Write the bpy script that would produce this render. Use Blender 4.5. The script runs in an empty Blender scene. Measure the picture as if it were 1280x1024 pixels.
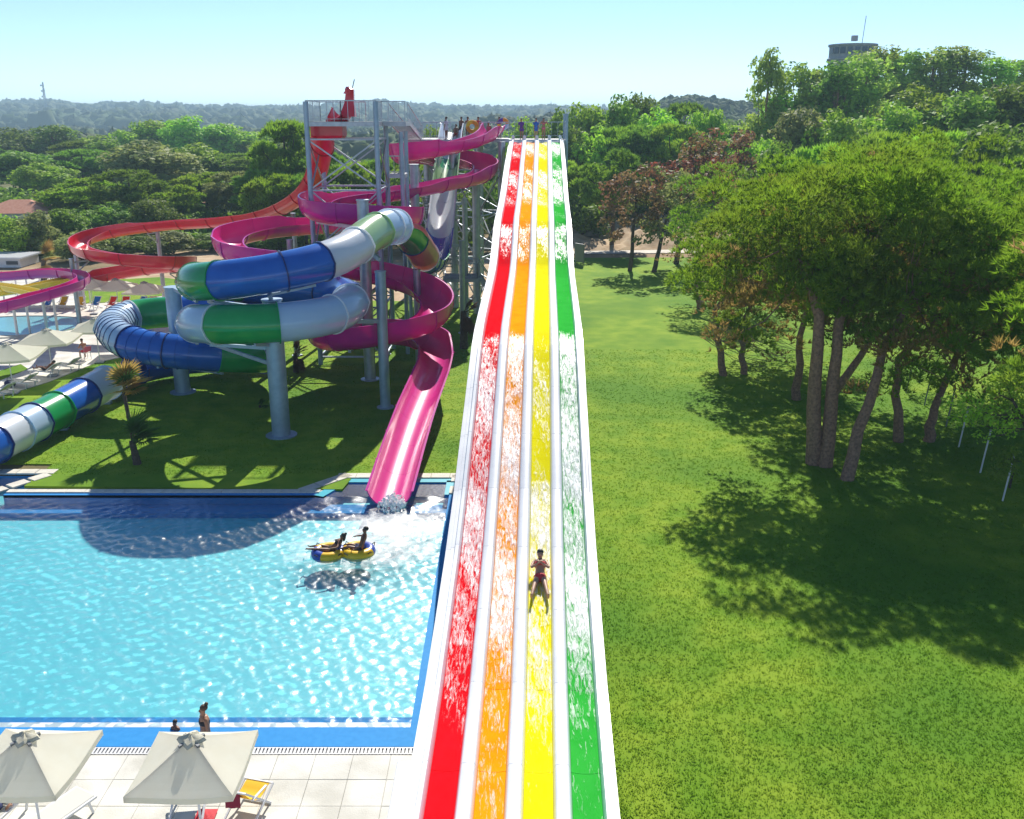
import bpy, math, random
import numpy as np
from mathutils import Vector as V, Matrix
from mathutils.geometry import tessellate_polygon
SC = bpy.context.scene
COL = SC.collection
rnd = random.Random(7)
NR = np.random.default_rng(11)
PI = math.pi
# ------------------------------------------------------------------ camera, sky, sun, exposure
CAM_H, PITCH, FPX = 14.6, math.radians(16.8), 1200.0
cd = bpy.data.cameras.new('camera'); cam = bpy.data.objects.new('camera', cd); COL.objects.link(cam)
cam.location = (0, 0, CAM_H); cam.rotation_euler = (PI/2 - PITCH, 0, 0)
cd.sensor_width = 36; cd.lens = FPX/1280*36; cd.clip_end = 20000; cd.clip_start = .1
SC.camera = cam
SUN_EL, SUN_AZ = math.radians(38), math.radians(7)      # azimuth measured from +Y towards +X
wd = bpy.data.worlds.new('World'); SC.world = wd; wd.use_nodes = True
nt = wd.node_tree; bg = nt.nodes['Background']
sk = nt.nodes.new('ShaderNodeTexSky'); sk.sky_type = 'NISHITA'; sk.sun_disc = False
sk.sun_elevation = SUN_EL; sk.sun_rotation = SUN_AZ; sk.altitude = 20
sk.air_density = .6; sk.dust_density = .0; sk.ozone_density = 3
nt.links.new(sk.outputs[0], bg.inputs[0]); bg.inputs[1].default_value = .11
sl = bpy.data.lights.new('sun', 'SUN'); sl.energy = 5.0; sl.angle = math.radians(.5); sl.color = (1, .95, .86)
so = bpy.data.objects.new('sun', sl); COL.objects.link(so)
sd = V((math.sin(SUN_AZ)*math.cos(SUN_EL), math.cos(SUN_AZ)*math.cos(SUN_EL), math.sin(SUN_EL)))
so.rotation_euler = sd.to_track_quat('Z', 'Y').to_euler(); so.location = (20, 60, 80)
vs = SC.view_settings; vs.view_transform = 'Standard'; vs.look = 'None'; vs.gamma = 1; vs.exposure = .6; vs.use_curve_mapping = False
SC.cycles.use_denoising = True
SC.cycles.max_bounces = 8; SC.cycles.transparent_max_bounces = 12; SC.cycles.caustics_reflective = False; SC.cycles.caustics_refractive = False
SC.cycles.sample_clamp_indirect = 6
SC.cycles.volume_bounces = 0

# ------------------------------------------------------------------ helpers
def pix(x, y, Y=None, Z=None):
    """a pixel of the 1280x1024 photograph gives a direction; Y (distance) or Z (height) of what it touches gives the point"""
    u, w = (x-640)/FPX, (512-y)/FPX
    d = V((u, math.cos(PITCH)+w*math.sin(PITCH), -math.sin(PITCH)+w*math.cos(PITCH)))
    t = Y/d.y if Y is not None else (Z-CAM_H)/d.z
    return V((0, 0, CAM_H)) + d*t
def gp(x, y, z=0.0): return pix(x, y, Z=z)
def sm(t): t = max(0., min(1., t)); return t*t*(3-2*t)
def terrain(x, y):
    h = 13*sm((x-30)/45)*sm((y-70)/110)
    h += 3.0*sm((y-100)/60)*sm((x+6)/30)*(1-sm((x-40)/30))
    h += 1.2*sm((x-17-.12*(y-20))/14)*sm((y-10)/15)
    h += 1.5*sm((y-110)/60)*sm((-x-5)/30)
    return h

def link(o, parent=None):
    COL.objects.link(o)
    if parent is not None:
        o.parent = parent
        o.matrix_parent_inverse = Matrix.Translation(-parent.location)
    return o
def tag(o, label=None, cat=None, group=None, kind=None):
    if label: o['label'] = label
    if cat: o['category'] = cat
    if group: o['group'] = group
    if kind: o['kind'] = kind
    return o
def empty(name, loc, label, cat, group=None):
    o = bpy.data.objects.new(name, None); o.location = loc; COL.objects.link(o)
    o.empty_display_size = .2
    return tag(o, label, cat, group)
def npmesh(name, vv, ff, mt=None, smooth=False):
    vv = np.asarray(vv, dtype=np.float32); ff = np.asarray(ff, dtype=np.int32)
    me = bpy.data.meshes.new(name)
    n, k = ff.shape
    me.vertices.add(len(vv)); me.vertices.foreach_set('co', vv.ravel())
    me.loops.add(n*k); me.loops.foreach_set('vertex_index', ff.ravel())
    me.polygons.add(n); me.polygons.foreach_set('loop_start', np.arange(0, n*k, k, dtype=np.int32))
    me.update(calc_edges=True)
    if smooth: me.polygons.foreach_set('use_smooth', np.ones(n, dtype=bool))
    if mt: me.materials.append(mt)
    return me
def ob(name, me, parent=None, loc=None):
    o = bpy.data.objects.new(name, me)
    if loc is not None: o.location = loc
    return link(o, parent)
def copy_tree(o, parent=None):
    c = o.copy(); COL.objects.link(c); c.parent = parent
    if parent is not None: c.matrix_parent_inverse = o.matrix_parent_inverse.copy()
    for ch in o.children: copy_tree(ch, c)
    return c
def place(o, loc, rz=0, s=None):
    o.location = loc; o.rotation_euler.z = rz
    if s is not None: o.scale = s if hasattr(s, '__len__') else (s, s, s)
    return o

class MB:
    """collects faces of one mesh"""
    def __init__(s): s.v = []; s.f = []; s.mi = []; s.cur = 0
    def add(s, vs, fs):
        b = len(s.v); s.v += [tuple(p) for p in vs]
        for f in fs: s.f.append([i+b for i in f]); s.mi.append(s.cur)
        return s
    def box(s, c, d, rz=0, rx=0, ry=0, bev=0):
        R = Matrix.Rotation(rz, 3, 'Z') @ Matrix.Rotation(rx, 3, 'X') @ Matrix.Rotation(ry, 3, 'Y')
        c = V(c); x, y, z = d[0]/2, d[1]/2, d[2]/2
        if bev <= 0:
            p = [c + R @ V((a*x, b*y, e*z)) for e in (-1, 1) for a, b in ((-1,-1),(1,-1),(1,1),(-1,1))]
            return s.add(p, [(3,2,1,0),(4,5,6,7),(0,1,5,4),(1,2,6,5),(2,3,7,6),(3,0,4,7)])
        p = []
        for e, k in ((-z, bev), (-z+bev, 0), (z-bev, 0), (z, bev)):
            xx, yy = x-k, y-k
            for a, b in ((-xx,-yy),(xx,-yy),(xx,yy),(-xx,yy)): p.append(c + R @ V((a, b, e)))
        f = [(3,2,1,0), (12,13,14,15)]
        for r in range(3):
            for i in range(4): f.append((r*4+i, r*4+(i+1) % 4, r*4+4+(i+1) % 4, r*4+4+i))
        return s.add(p, f)
    def bar(s, a, b, w, h=None, up=(0,0,1)):
        a, b = V(a), V(b); h = h or w; t = (b-a).normalized(); u = V(up)
        sd = t.cross(u)
        if sd.length < 1e-3: sd = t.cross(V((1,0,0)))
        sd.normalize(); n = sd.cross(t)
        p = [q + sd*(i*w/2) + n*(j*h/2) for q in (a, b) for i, j in ((-1,-1),(1,-1),(1,1),(-1,1))]
        return s.add(p, [(0,1,2,3),(7,6,5,4),(4,5,1,0),(5,6,2,1),(6,7,3,2),(7,4,0,3)])
    def tube(s, pts, r, n=8, cap=True):
        pts = [V(p) for p in pts]; rs = r if hasattr(r, '__len__') else [r]*len(pts)
        vs_, fs = [], []
        pu = None
        for i, p in enumerate(pts):
            t = (pts[min(i+1, len(pts)-1)] - pts[max(i-1, 0)]).normalized()
            if pu is None:
                pu = t.cross(V((0,0,1)))
                if pu.length < .05: pu = V((1,0,0))
            pu = (pu - t*pu.dot(t)).normalized(); w = t.cross(pu)
            for k in range(n):
                a = 2*PI*k/n; vs_.append(p + (pu*math.cos(a) + w*math.sin(a))*rs[i])
        for i in range(len(pts)-1):
            for k in range(n): fs.append((i*n+k, i*n+(k+1) % n, (i+1)*n+(k+1) % n, (i+1)*n+k))
        if cap:
            fs.append(tuple(range(n))[::-1]); fs.append(tuple(range((len(pts)-1)*n, len(pts)*n)))
        return s.add(vs_, fs)
    def cyl(s, a, b, r, n=10, r2=None): return s.tube([a, b], [r, r if r2 is None else r2], n)
    def ell(s, c, r, nu=10, nv=6, R=None):
        c = V(c); vs_, fs = [], []
        R = R or Matrix.Identity(3)
        for j in range(nv+1):
            ph = -PI/2 + PI*j/nv
            for i in range(nu):
                th = 2*PI*i/nu
                vs_.append(c + R @ V((r[0]*math.cos(ph)*math.cos(th), r[1]*math.cos(ph)*math.sin(th), r[2]*math.sin(ph))))
        for j in range(nv):
            for i in range(nu): fs.append((j*nu+i, j*nu+(i+1) % nu, (j+1)*nu+(i+1) % nu, (j+1)*nu+i))
        return s.add(vs_, fs)
    def lathe(s, c, prof, n=16):
        c = V(c); vs_, fs = [], []
        for r, z in prof:
            for k in range(n): a = 2*PI*k/n; vs_.append(c + V((r*math.cos(a), r*math.sin(a), z)))
        for j in range(len(prof)-1):
            for k in range(n): fs.append((j*n+k, j*n+(k+1) % n, (j+1)*n+(k+1) % n, (j+1)*n+k))
        return s.add(vs_, fs)
    def rings(s, rings, closed=True, caps=False):
        n = len(rings[0]); vs_ = [p for r in rings for p in r]; fs = []
        m = n if closed else n-1
        for i in range(len(rings)-1):
            for k in range(m): fs.append((i*n+k, i*n+(k+1) % n, (i+1)*n+(k+1) % n, (i+1)*n+k))
        if caps: fs.append(tuple(range(n))[::-1]); fs.append(tuple(range((len(rings)-1)*n, len(rings)*n)))
        return s.add(vs_, fs)
    def mesh(s, name, mt, smooth=False):
        me = bpy.data.meshes.new(name); me.from_pydata([tuple(p) for p in s.v], [], s.f)
        for m in (mt if isinstance(mt, (list, tuple)) else [mt]): me.materials.append(m)
        if isinstance(mt, (list, tuple)): me.polygons.foreach_set('material_index', s.mi)
        if smooth:
            me.polygons.foreach_set('use_smooth', [True]*len(me.polygons))
            if smooth != 2: me.set_sharp_from_angle(angle=math.radians(40))
        me.update()
        return me
    def build(s, name, mt, parent=None, smooth=False): return ob(name, s.mesh(name, mt, smooth), parent)

def sheet(name, pts, z, mt, parent=None, thick=0):
    """flat polygon"""
    p3 = [V((p[0], p[1], 0)) for p in pts]
    tris = tessellate_polygon([p3])
    m = MB(); vs_ = [(p[0], p[1], z) for p in pts]
    fs = []
    for a, b, c in tris:
        n = (p3[b]-p3[a]).cross(p3[c]-p3[a]).z
        fs.append((a, b, c) if n > 0 else (a, c, b))
    m.add(vs_, fs)
    if thick:
        n = len(pts); m.add([(p[0], p[1], z) for p in pts]+[(p[0], p[1], z-thick) for p in pts], [(i, i+n, (i+1) % n+n, (i+1) % n) for i in range(n)])
    return m.build(name, mt, parent)

# ------------------------------------------------------------------ materials
def lin(r, g, b): return tuple(((c/255)/12.92 if c/255 <= .04045 else ((c/255+.055)/1.055)**2.4) for c in (r, g, b))
def mat(name, c, rough=.5, c2=None, sc=4., bump=0., bsc=30., metal=0., trans=0., spec=.5, coords='Object', det=4, lo=.35, hi=.65, rand=0., coat=0., c3=None, sc3=.3):
    m = bpy.data.materials.new(name); m.use_nodes = True; t = m.node_tree; N, L = t.nodes, t.links
    b = N['Principled BSDF']; out = N['Material Output']
    tc = N.new('ShaderNodeTexCoord'); co = tc.outputs['Object' if coords == 'World' else coords]
    if coords == 'World':
        co = N.new('ShaderNodeNewGeometry').outputs['Position']
    c = (*c, 1)
    csock = None
    if c2 is not None:
        nz = N.new('ShaderNodeTexNoise'); nz.inputs['Scale'].default_value = sc; nz.inputs['Detail'].default_value = det
        L.new(co, nz.inputs['Vector'])
        rp = N.new('ShaderNodeMapRange'); rp.inputs[1].default_value = lo; rp.inputs[2].default_value = hi; L.new(nz.outputs[0], rp.inputs[0])
        mx = N.new('ShaderNodeMixRGB'); mx.inputs[1].default_value = c; mx.inputs[2].default_value = (*c2, 1); L.new(rp.outputs[0], mx.inputs[0])
        csock = mx.outputs[0]
        if c3 is not None:
            n3 = N.new('ShaderNodeTexNoise'); n3.inputs['Scale'].default_value = sc3; n3.inputs['Detail'].default_value = 3; L.new(co, n3.inputs['Vector'])
            r3 = N.new('ShaderNodeMapRange'); r3.inputs[1].default_value = .45; r3.inputs[2].default_value = .62; L.new(n3.outputs[0], r3.inputs[0])
            m3 = N.new('ShaderNodeMixRGB'); m3.inputs[2].default_value = (*c3, 1); L.new(csock, m3.inputs[1]); L.new(r3.outputs[0], m3.inputs[0])
            csock = m3.outputs[0]
    else:
        rg = N.new('ShaderNodeRGB'); rg.outputs[0].default_value = c; csock = rg.outputs[0]
    if rand:
        oi = N.new('ShaderNodeObjectInfo'); hs = N.new('ShaderNodeHueSaturation')
        r1 = N.new('ShaderNodeMapRange'); r1.inputs[3].default_value = 1-rand; r1.inputs[4].default_value = 1+rand; L.new(oi.outputs['Random'], r1.inputs[0])
        r2 = N.new('ShaderNodeMapRange'); r2.inputs[3].default_value = .5-rand*.07; r2.inputs[4].default_value = .5+rand*.05; L.new(oi.outputs['Random'], r2.inputs[0])
        L.new(r1.outputs[0], hs.inputs['Value']); L.new(r2.outputs[0], hs.inputs['Hue']); L.new(csock, hs.inputs['Color']); csock = hs.outputs[0]
    L.new(csock, b.inputs['Base Color'])
    b.inputs['Roughness'].default_value = rough; b.inputs['Metallic'].default_value = metal
    b.inputs['Specular IOR Level'].default_value = spec
    if coat: b.inputs['Coat Weight'].default_value = coat; b.inputs['Coat Roughness'].default_value = .08
    if bump:
        n2 = N.new('ShaderNodeTexNoise'); n2.inputs['Scale'].default_value = bsc; n2.inputs['Detail'].default_value = 5; L.new(co, n2.inputs['Vector'])
        bp = N.new('ShaderNodeBump'); bp.inputs['Strength'].default_value = min(1, bump); bp.inputs['Distance'].default_value = .05*max(1, bump); L.new(n2.outputs[0], bp.inputs['Height'])
        L.new(bp.outputs[0], b.inputs['Normal'])
    if trans:
        tr = N.new('ShaderNodeBsdfTranslucent'); L.new(csock, tr.inputs[0])
        ms = N.new('ShaderNodeMixShader'); ms.inputs[0].default_value = trans
        L.new(b.outputs[0], ms.inputs[1]); L.new(tr.outputs[0], ms.inputs[2]); L.new(ms.outputs[0], out.inputs[0])
    return m
M = {}
M['lawn'] = mat('lawn', (.145,.275,.015), .9, (.24,.35,.026), .8, .5, 60, coords='World', c3=(.10,.225,.015), sc3=.11, spec=.1)
M['grass'] = mat('grass_blades', (.165,.31,.016), .6, (.28,.40,.035), .8, coords='World', trans=.5, c3=(.115,.255,.016), sc3=.11, spec=.2)
M['earth'] = mat('earth', (.30,.20,.12), .95, (.42,.31,.2), .35, .8, 3, coords='World', det=8, c3=(.15,.13,.06), sc3=.06, spec=.1)
M['scrub'] = mat('scrub', (.07,.105,.03), .95, (.12,.14,.05), .05, .8, 1.5, coords='World', det=8, c3=(.16,.15,.07), sc3=.006, spec=.1)
M['sand'] = mat('sand', (.55,.42,.28), .95, (.4,.28,.17), .8, .8, 4, coords='World', det=8, spec=.1)
M['deck'] = mat('deck_stone', (.50,.48,.41), .75, (.70,.68,.61), .9, .15, 25, coords='World', det=6)
M['stone'] = mat('coping_stone', (.68,.64,.54), .8, (.55,.52,.45), 3, .35, 18, coords='World', det=6)
M['path'] = mat('path', (.6,.55,.47), .85, (.5,.45,.38), 1.5, .2, 12, coords='World')
M['bluetile'] = mat('blue_tile', (.02,.235,.56), .7, (.028,.26,.6), 6, coords='World', spec=.15)
M['poolfloor'] = mat('pool_floor', (.11,.60,.68), .6, (.14,.64,.71), .7, coords='World')
M['white'] = mat('white_gelcoat', (.78,.79,.80), .28, (.72,.73,.75), 2.5, coat=.3)
M['steel'] = mat('galvanised_steel', (.42,.46,.50), .42, (.32,.36,.41), 3, metal=.65, bump=.05)
M['bluesteel'] = mat('painted_column', (.33,.44,.53), .42, (.26,.36,.45), 2.5, metal=.35)
M['darksteel'] = mat('dark_steel', (.2,.21,.22), .5, metal=.5)
M['pink'] = mat('pink_gelcoat', (.86,.022,.34), .38, (.80,.02,.31), 1.2, coat=.5, trans=.22)
M['magenta'] = mat('magenta_outer', (.70,.015,.36), .25, (.62,.014,.34), 1.2, coat=.4, trans=.22)
M['red'] = mat('red_gelcoat', (.70,.006,.035), .3, (.62,.006,.03), 1.2, coat=.3, trans=.08)
M['tblue'] = mat('tube_blue', (.014,.12,.5), .22, (.018,.14,.56), 1.2, coat=.5, trans=.15)
M['tgreen'] = mat('tube_green', (.015,.38,.09), .22, (.02,.42,.1), 1.2, coat=.5, trans=.25)
M['twhite'] = mat('tube_white', (.84,.87,.9), .25, (.8,.84,.88), 1.2, coat=.4, trans=.35)
M['tlight'] = mat('tube_light_blue', (.50,.68,.84), .25, (.54,.7,.85), 1.2, coat=.5, trans=.25)
M['tpale'] = mat('tube_pale_green', (.42,.66,.32), .22, (.46,.68,.36), 1.2, coat=.5, trans=.3)
M['salmon'] = mat('tube_backlit_salmon', (.70,.32,.27), .3, (.62,.28,.24), 1.2, coat=.3, trans=.3)  # white translucent shell; its tone with sun behind is put into the base colour
M['navy'] = mat('navy_flange', (.012,.03,.15), .3)
M['lred'] = mat('lane_red', (.80,.006,.012), .55, (.72,.008,.016), 2, spec=.0)
M['lorange'] = mat('lane_orange', (.92,.30,.004), .55, (.9,.36,.006), 2, spec=.0)
M['lyellow'] = mat('lane_yellow', (.80,.70,.006), .55, (.84,.76,.01), 2, spec=.0)
M['lgreen'] = mat('lane_green', (.03,.40,.04), .55, (.04,.44,.05), 2, spec=.0)
M['canvas'] = mat('parasol_canvas', (.80,.77,.64), .8, (.82,.80,.68), 3, .1, 200, trans=.5)
M['whitemetal'] = mat('white_metal', (.7,.7,.7), .4)
M['bark'] = mat('pine_bark', (.38,.22,.14), .95, (.2,.12,.08), 9, 1.0, 14, det=8)
M['darkbark'] = mat('dark_bark', (.07,.05,.035), .95, (.12,.085,.06), 8, 1.0, 14, det=8)
M['twig'] = mat('dry_twig', (.26,.2,.15), .95)
M['wood'] = mat('wood', (.3,.17,.08), .7, (.22,.12,.06), 6)
M['yellowp'] = mat('yellow_gelcoat', (.8,.62,.03), .25, (.74,.58,.03), 2, coat=.4)
M['vinylyellow'] = mat('yellow_vinyl', (.85,.52,.01), .35)
M['vinylblue'] = mat('blue_vinyl', (.02,.06,.35), .35)
M['fabblue'] = mat('blue_canvas', (.04,.26,.58), .8, trans=.25)
M['fabyellow'] = mat('yellow_canvas', (.85,.55,.02), .8, trans=.25)
M['fabred'] = mat('red_canvas', (.75,.06,.02), .8, trans=.25)
M['fabwhite'] = mat('white_canvas', (.7,.69,.62), .8, trans=.2)
M['grey'] = mat('grey_rubber', (.12,.12,.12), .7)
M['black'] = mat('black', (.015,.015,.015), .5)
M['roof'] = mat('roof_tile', (.5,.2,.12), .85, (.58,.28,.18), 3)
M['housewall'] = mat('house_wall', (.6,.6,.58), .9, (.55,.55,.53), 2)
M['glass'] = mat('window_glass', (.05,.08,.11), .1)
M['concrete'] = mat('concrete', (.4,.41,.42), .9, (.33,.34,.36), 1.5)
M['grate'] = mat('grate', (.24,.25,.26), .6, (.18,.18,.19), 60)
def leafmat(name, c, c2, c3, rand=.2, trans=.42, sc=.9): return mat(name, c, .65, c2, sc, trans=trans, rand=rand, c3=c3, sc3=.35, spec=.25)
M['pine'] = leafmat('pine_needles', (0.168,0.312,0.016), (0.3,0.488,0.032), (0.24,0.35,0.03), .12, trans=.55)
M['pinedry'] = leafmat('dry_needles', (.46,.29,.09), (.34,.28,.06), (.52,.35,.13), .1, trans=.5)
M['leafdark'] = leafmat('leaf_dark', (0.131,0.246,0.0244), (0.263,0.425,0.0383), (0.187,0.295,0.0348), .3)
M['leafmid'] = leafmat('leaf_mid', (0.225,0.425,0.0278), (0.449,0.719,0.0522), (0.318,0.489,0.0522), .3)
M['leafbright'] = leafmat('leaf_bright', (0.192,0.383,0.0261), (0.348,0.574,0.0435), (0.139,0.295,0.0435), .2)
M['leafeuc'] = leafmat('leaf_eucalyptus', (0.236,0.403,0.061), (0.502,0.673,0.0784), (0.326,0.457,0.087), .25)
M['leafred'] = leafmat('leaf_red', (0.344,0.0784,0.0479), (0.224,0.131,0.0559), (0.183,0.192,0.0479), .1)
M['leafbrown'] = leafmat('leaf_brown', (0.302,0.157,0.0798), (0.189,0.174,0.0559), (0.246,0.122,0.0638), .1)
M['leafolive'] = leafmat('leaf_grey_green', (0.259,0.313,0.087), (0.43,0.47,0.139), (0.202,0.26,0.0696), .2)
M['palm'] = leafmat('palm_frond', (.06,.16,.02), (.12,.24,.04), (.09,.17,.03), .1)
M['palmdry'] = leafmat('palm_dry', (.5,.34,.08), (.62,.44,.14), (.36,.22,.07), .1)
M['farwood'] = mat('far_wood', (.045,.085,.03), .9, (.08,.12,.045), .03, coords='World', rand=0, c3=(.10,.12,.06), sc3=.008, spec=.1)
def watermat(name, tint, rough=.06, bsc=7., bstr=.35, fmul=1.0):
    m = bpy.data.materials.new(name); m.use_nodes = True; t = m.node_tree; N, L = t.nodes, t.links
    N.remove(N['Principled BSDF']); out = N['Material Output']
    g = N.new('ShaderNodeNewGeometry')
    nz = N.new('ShaderNodeTexNoise'); nz.inputs['Scale'].default_value = bsc; nz.inputs['Detail'].default_value = 3; L.new(g.outputs['Position'], nz.inputs['Vector'])
    bp = N.new('ShaderNodeBump'); bp.inputs['Strength'].default_value = bstr; bp.inputs['Distance'].default_value = .04; L.new(nz.outputs[0], bp.inputs['Height'])
    fr = N.new('ShaderNodeFresnel'); fr.inputs['IOR'].default_value = 1.36; L.new(bp.outputs[0], fr.inputs['Normal'])
    # reflectance from the angle alone on both faces, plus part of the wave dependent loss below the surface
    dt = N.new('ShaderNodeVectorMath'); dt.operation = 'DOT_PRODUCT'; L.new(bp.outputs[0], dt.inputs[0]); L.new(g.outputs['Incoming'], dt.inputs[1])
    ab = N.new('ShaderNodeMath'); ab.operation = 'ABSOLUTE'; L.new(dt.outputs['Value'], ab.inputs[0])
    om = N.new('ShaderNodeMath'); om.operation = 'SUBTRACT'; om.inputs[0].default_value = 1; L.new(ab.outputs[0], om.inputs[1])
    pw = N.new('ShaderNodeMath'); pw.operation = 'POWER'; pw.inputs[1].default_value = 5; L.new(om.outputs[0], pw.inputs[0])
    sc_ = N.new('ShaderNodeMath'); sc_.operation = 'MULTIPLY_ADD'; sc_.inputs[1].default_value = .9*fmul; sc_.inputs[2].default_value = .022*fmul; L.new(pw.outputs[0], sc_.inputs[0])
    mu = N.new('ShaderNodeMath'); mu.operation = 'MULTIPLY_ADD'; mu.use_clamp = True; mu.inputs[1].default_value = .32; L.new(fr.outputs[0], mu.inputs[0]); L.new(sc_.outputs[0], mu.inputs[2])
    gl = N.new('ShaderNodeBsdfGlossy'); gl.inputs['Roughness'].default_value = rough; L.new(bp.outputs[0], gl.inputs['Normal'])
    tr = N.new('ShaderNodeBsdfTransparent'); tr.inputs[0].default_value = (*tint, 1)
    ms = N.new('ShaderNodeMixShader'); L.new(mu.outputs[0], ms.inputs[0]); L.new(tr.outputs[0], ms.inputs[1]); L.new(gl.outputs[0], ms.inputs[2])
    L.new(ms.outputs[0], out.inputs[0])
    return m
M['water'] = watermat('pool_water', (.90,.99,1.0), .27, bsc=8., bstr=.22, fmul=1.0)
def foammat(name, scale, thr, stretch=(1,1,1), soft=.08, attr=None, alphamax=.95):
    """thin aerated water: white froth where the noise is high, clear elsewhere"""
    m = bpy.data.materials.new(name); m.use_nodes = True; t = m.node_tree; N, L = t.nodes, t.links
    b = N['Principled BSDF']; out = N['Material Output']
    b.inputs['Base Color'].default_value = (.85,.87,.88,1); b.inputs['Roughness'].default_value = .35
    tc = N.new('ShaderNodeTexCoord'); mp = N.new('ShaderNodeMapping'); mp.inputs['Scale'].default_value = stretch; L.new(tc.outputs['Object'], mp.inputs[0])
    nz = N.new('ShaderNodeTexNoise'); nz.inputs['Scale'].default_value = scale; nz.inputs['Detail'].default_value = 8; nz.inputs['Roughness'].default_value = .68; nz.inputs['Distortion'].default_value = .8; L.new(mp.outputs[0], nz.inputs['Vector'])
    src = nz.outputs[0]
    if attr:
        at = N.new('ShaderNodeAttribute'); at.attribute_name = attr
        ad = N.new('ShaderNodeMath'); ad.operation = 'ADD'; L.new(src, ad.inputs[0]); L.new(at.outputs['Fac'], ad.inputs[1]); src = ad.outputs[0]
    rp = N.new('ShaderNodeMapRange'); rp.inputs[1].default_value = thr-soft; rp.inputs[2].default_value = thr+soft; rp.inputs[4].default_value = alphamax; L.new(src, rp.inputs[0])
    bp = N.new('ShaderNodeBump'); bp.inputs['Strength'].default_value = .6; bp.inputs['Distance'].default_value = .05; L.new(src, bp.inputs['Height']); L.new(bp.outputs[0], b.inputs['Normal'])
    tr = N.new('ShaderNodeBsdfTransparent'); ms = N.new('ShaderNodeMixShader')
    L.new(rp.outputs[0], ms.inputs[0]); L.new(tr.outputs[0], ms.inputs[1]); L.new(b.outputs[0], ms.inputs[2]); L.new(ms.outputs[0], out.inputs[0])
    return m
M['slidefoam'] = foammat('running_water', 7.0, .62, (2.0, .36, .36), .13, attr='foam', alphamax=.85)
M['poolfoam'] = foammat('pool_foam', 1.6, .75, (1,1,1), .22, attr='foam', alphamax=.6)
def skinmat(name, c): return mat(name, c, .5, tuple(k*.85 for k in c), 6)
M['skin1'] = skinmat('skin_tan', (.36,.17,.09)); M['skin2'] = skinmat('skin_brown', (.22,.09,.045)); M['skin3'] = skinmat('skin_light', (.48,.26,.16))
M['hairdark'] = mat('hair_dark', (.02,.014,.01), .6); M['hairbrown'] = mat('hair_brown', (.09,.045,.02), .6)
for k, c in dict(purple=(.12,.03,.3), blue=(.03,.14,.5), red=(.5,.03,.04), navy=(.02,.03,.1), pinkish=(.6,.12,.18), black=(.015,.015,.02), orange=(.8,.3,.02), teal=(.03,.3,.4), white=(.7,.7,.7), green=(.05,.3,.1)).items():
    M['cl_'+k] = mat('cloth_'+k, c, .8)
# ------------------------------------------------------------------ setting: ground, lawns, pool, decks, hills
PX0, PX1, PY0, PY1 = -34., -2.55, 20.75, 36.3        # water edges of the big pool
xs = sorted(set([-4000,-2500,-1500,-900,-600,-400,-300,-220,-160,-120,-90,-70,-55,-45,-40,-34.6,-1.9] + list(range(-30,-3,4)) + list(range(0,100,4)) + [110,120,135,150,170,200,240,300,400,600,900,1500,2500,4000]))
ys = sorted(set([-300,-100,-30,0,8,14,19.0,38.9] + list(range(22,38,4)) + list(range(42,130,4)) + list(range(130,300,12)) + [320,360,420,500,600,800,1100,1500,2200,3200,5000]))
gv = [(x, y, terrain(x, y)-(.5 if (-1.9 < x < 58 and 3 < y < 105) else .03)) for y in ys for x in xs]; gf = []
nx = len(xs)
for j in range(len(ys)-1):
    for i in range(nx-1):
        if xs[i] >= -34.7 and xs[i+1] <= -1.8 and ys[j] >= 18.9 and ys[j+1] <= 39: continue
        gf.append((j*nx+i, j*nx+i+1, (j+1)*nx+i+1, (j+1)*nx+i))
gme = npmesh('ground', gv, gf, M['earth'], True); gme.materials.append(M['scrub'])
for pl in gme.polygons:
    c = pl.center
    if c.y > 140 or (c.y > 114 and c.x < -8): pl.material_index = 1
ground = tag(ob('ground', gme), kind='structure')

# lawn right of and beneath the racing slide, following the bank
lx = np.concatenate([np.linspace(-1.9, 30, 44), np.linspace(31.5, 60, 20)]); ly = np.linspace(2, 106, 80)
lv = [(x + (.5*math.sin(y*.3) if x > 58 else 0), y, terrain(x, y)+.012) for y in ly for x in lx]; n_ = len(lx)
lf = [(j*n_+i, j*n_+i+1, (j+1)*n_+i+1, (j+1)*n_+i) for j in range(len(ly)-1) for i in range(n_-1)]
tag(ob('lawn', npmesh('lawn', lv, lf, M['lawn'], True)), kind='structure')
lawn_left = [gp(-220, 577), gp(66, 581), gp(30, 608.5), gp(428, 612.5), gp(441, 597), gp(577, 598)]
lawn_left = [(p.x, p.y) for p in lawn_left] + [(-1.9, 38.2), (-1.9, 79), (-12, 80), (-20, 72), (-21.5, 66)] + [(gp(x, y).x, gp(x, y).y) for x, y in ((225, 425), (170, 443), (120, 455), (60, 479), (0, 497), (-120, 522), (-260, 545))]
tag(sheet('lawn', lawn_left, .03, M['lawn'], thick=.1), kind='structure')
def oval(cx, cy, a, b, n=28, rot=0, w=.12): return [(cx + a*math.cos(t)*math.cos(rot) - b*math.sin(t)*math.sin(rot), cy + a*math.cos(t)*math.sin(rot) + b*math.sin(t)*math.cos(rot)) for t in [2*PI*k/n for k in range(n)]]
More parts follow.
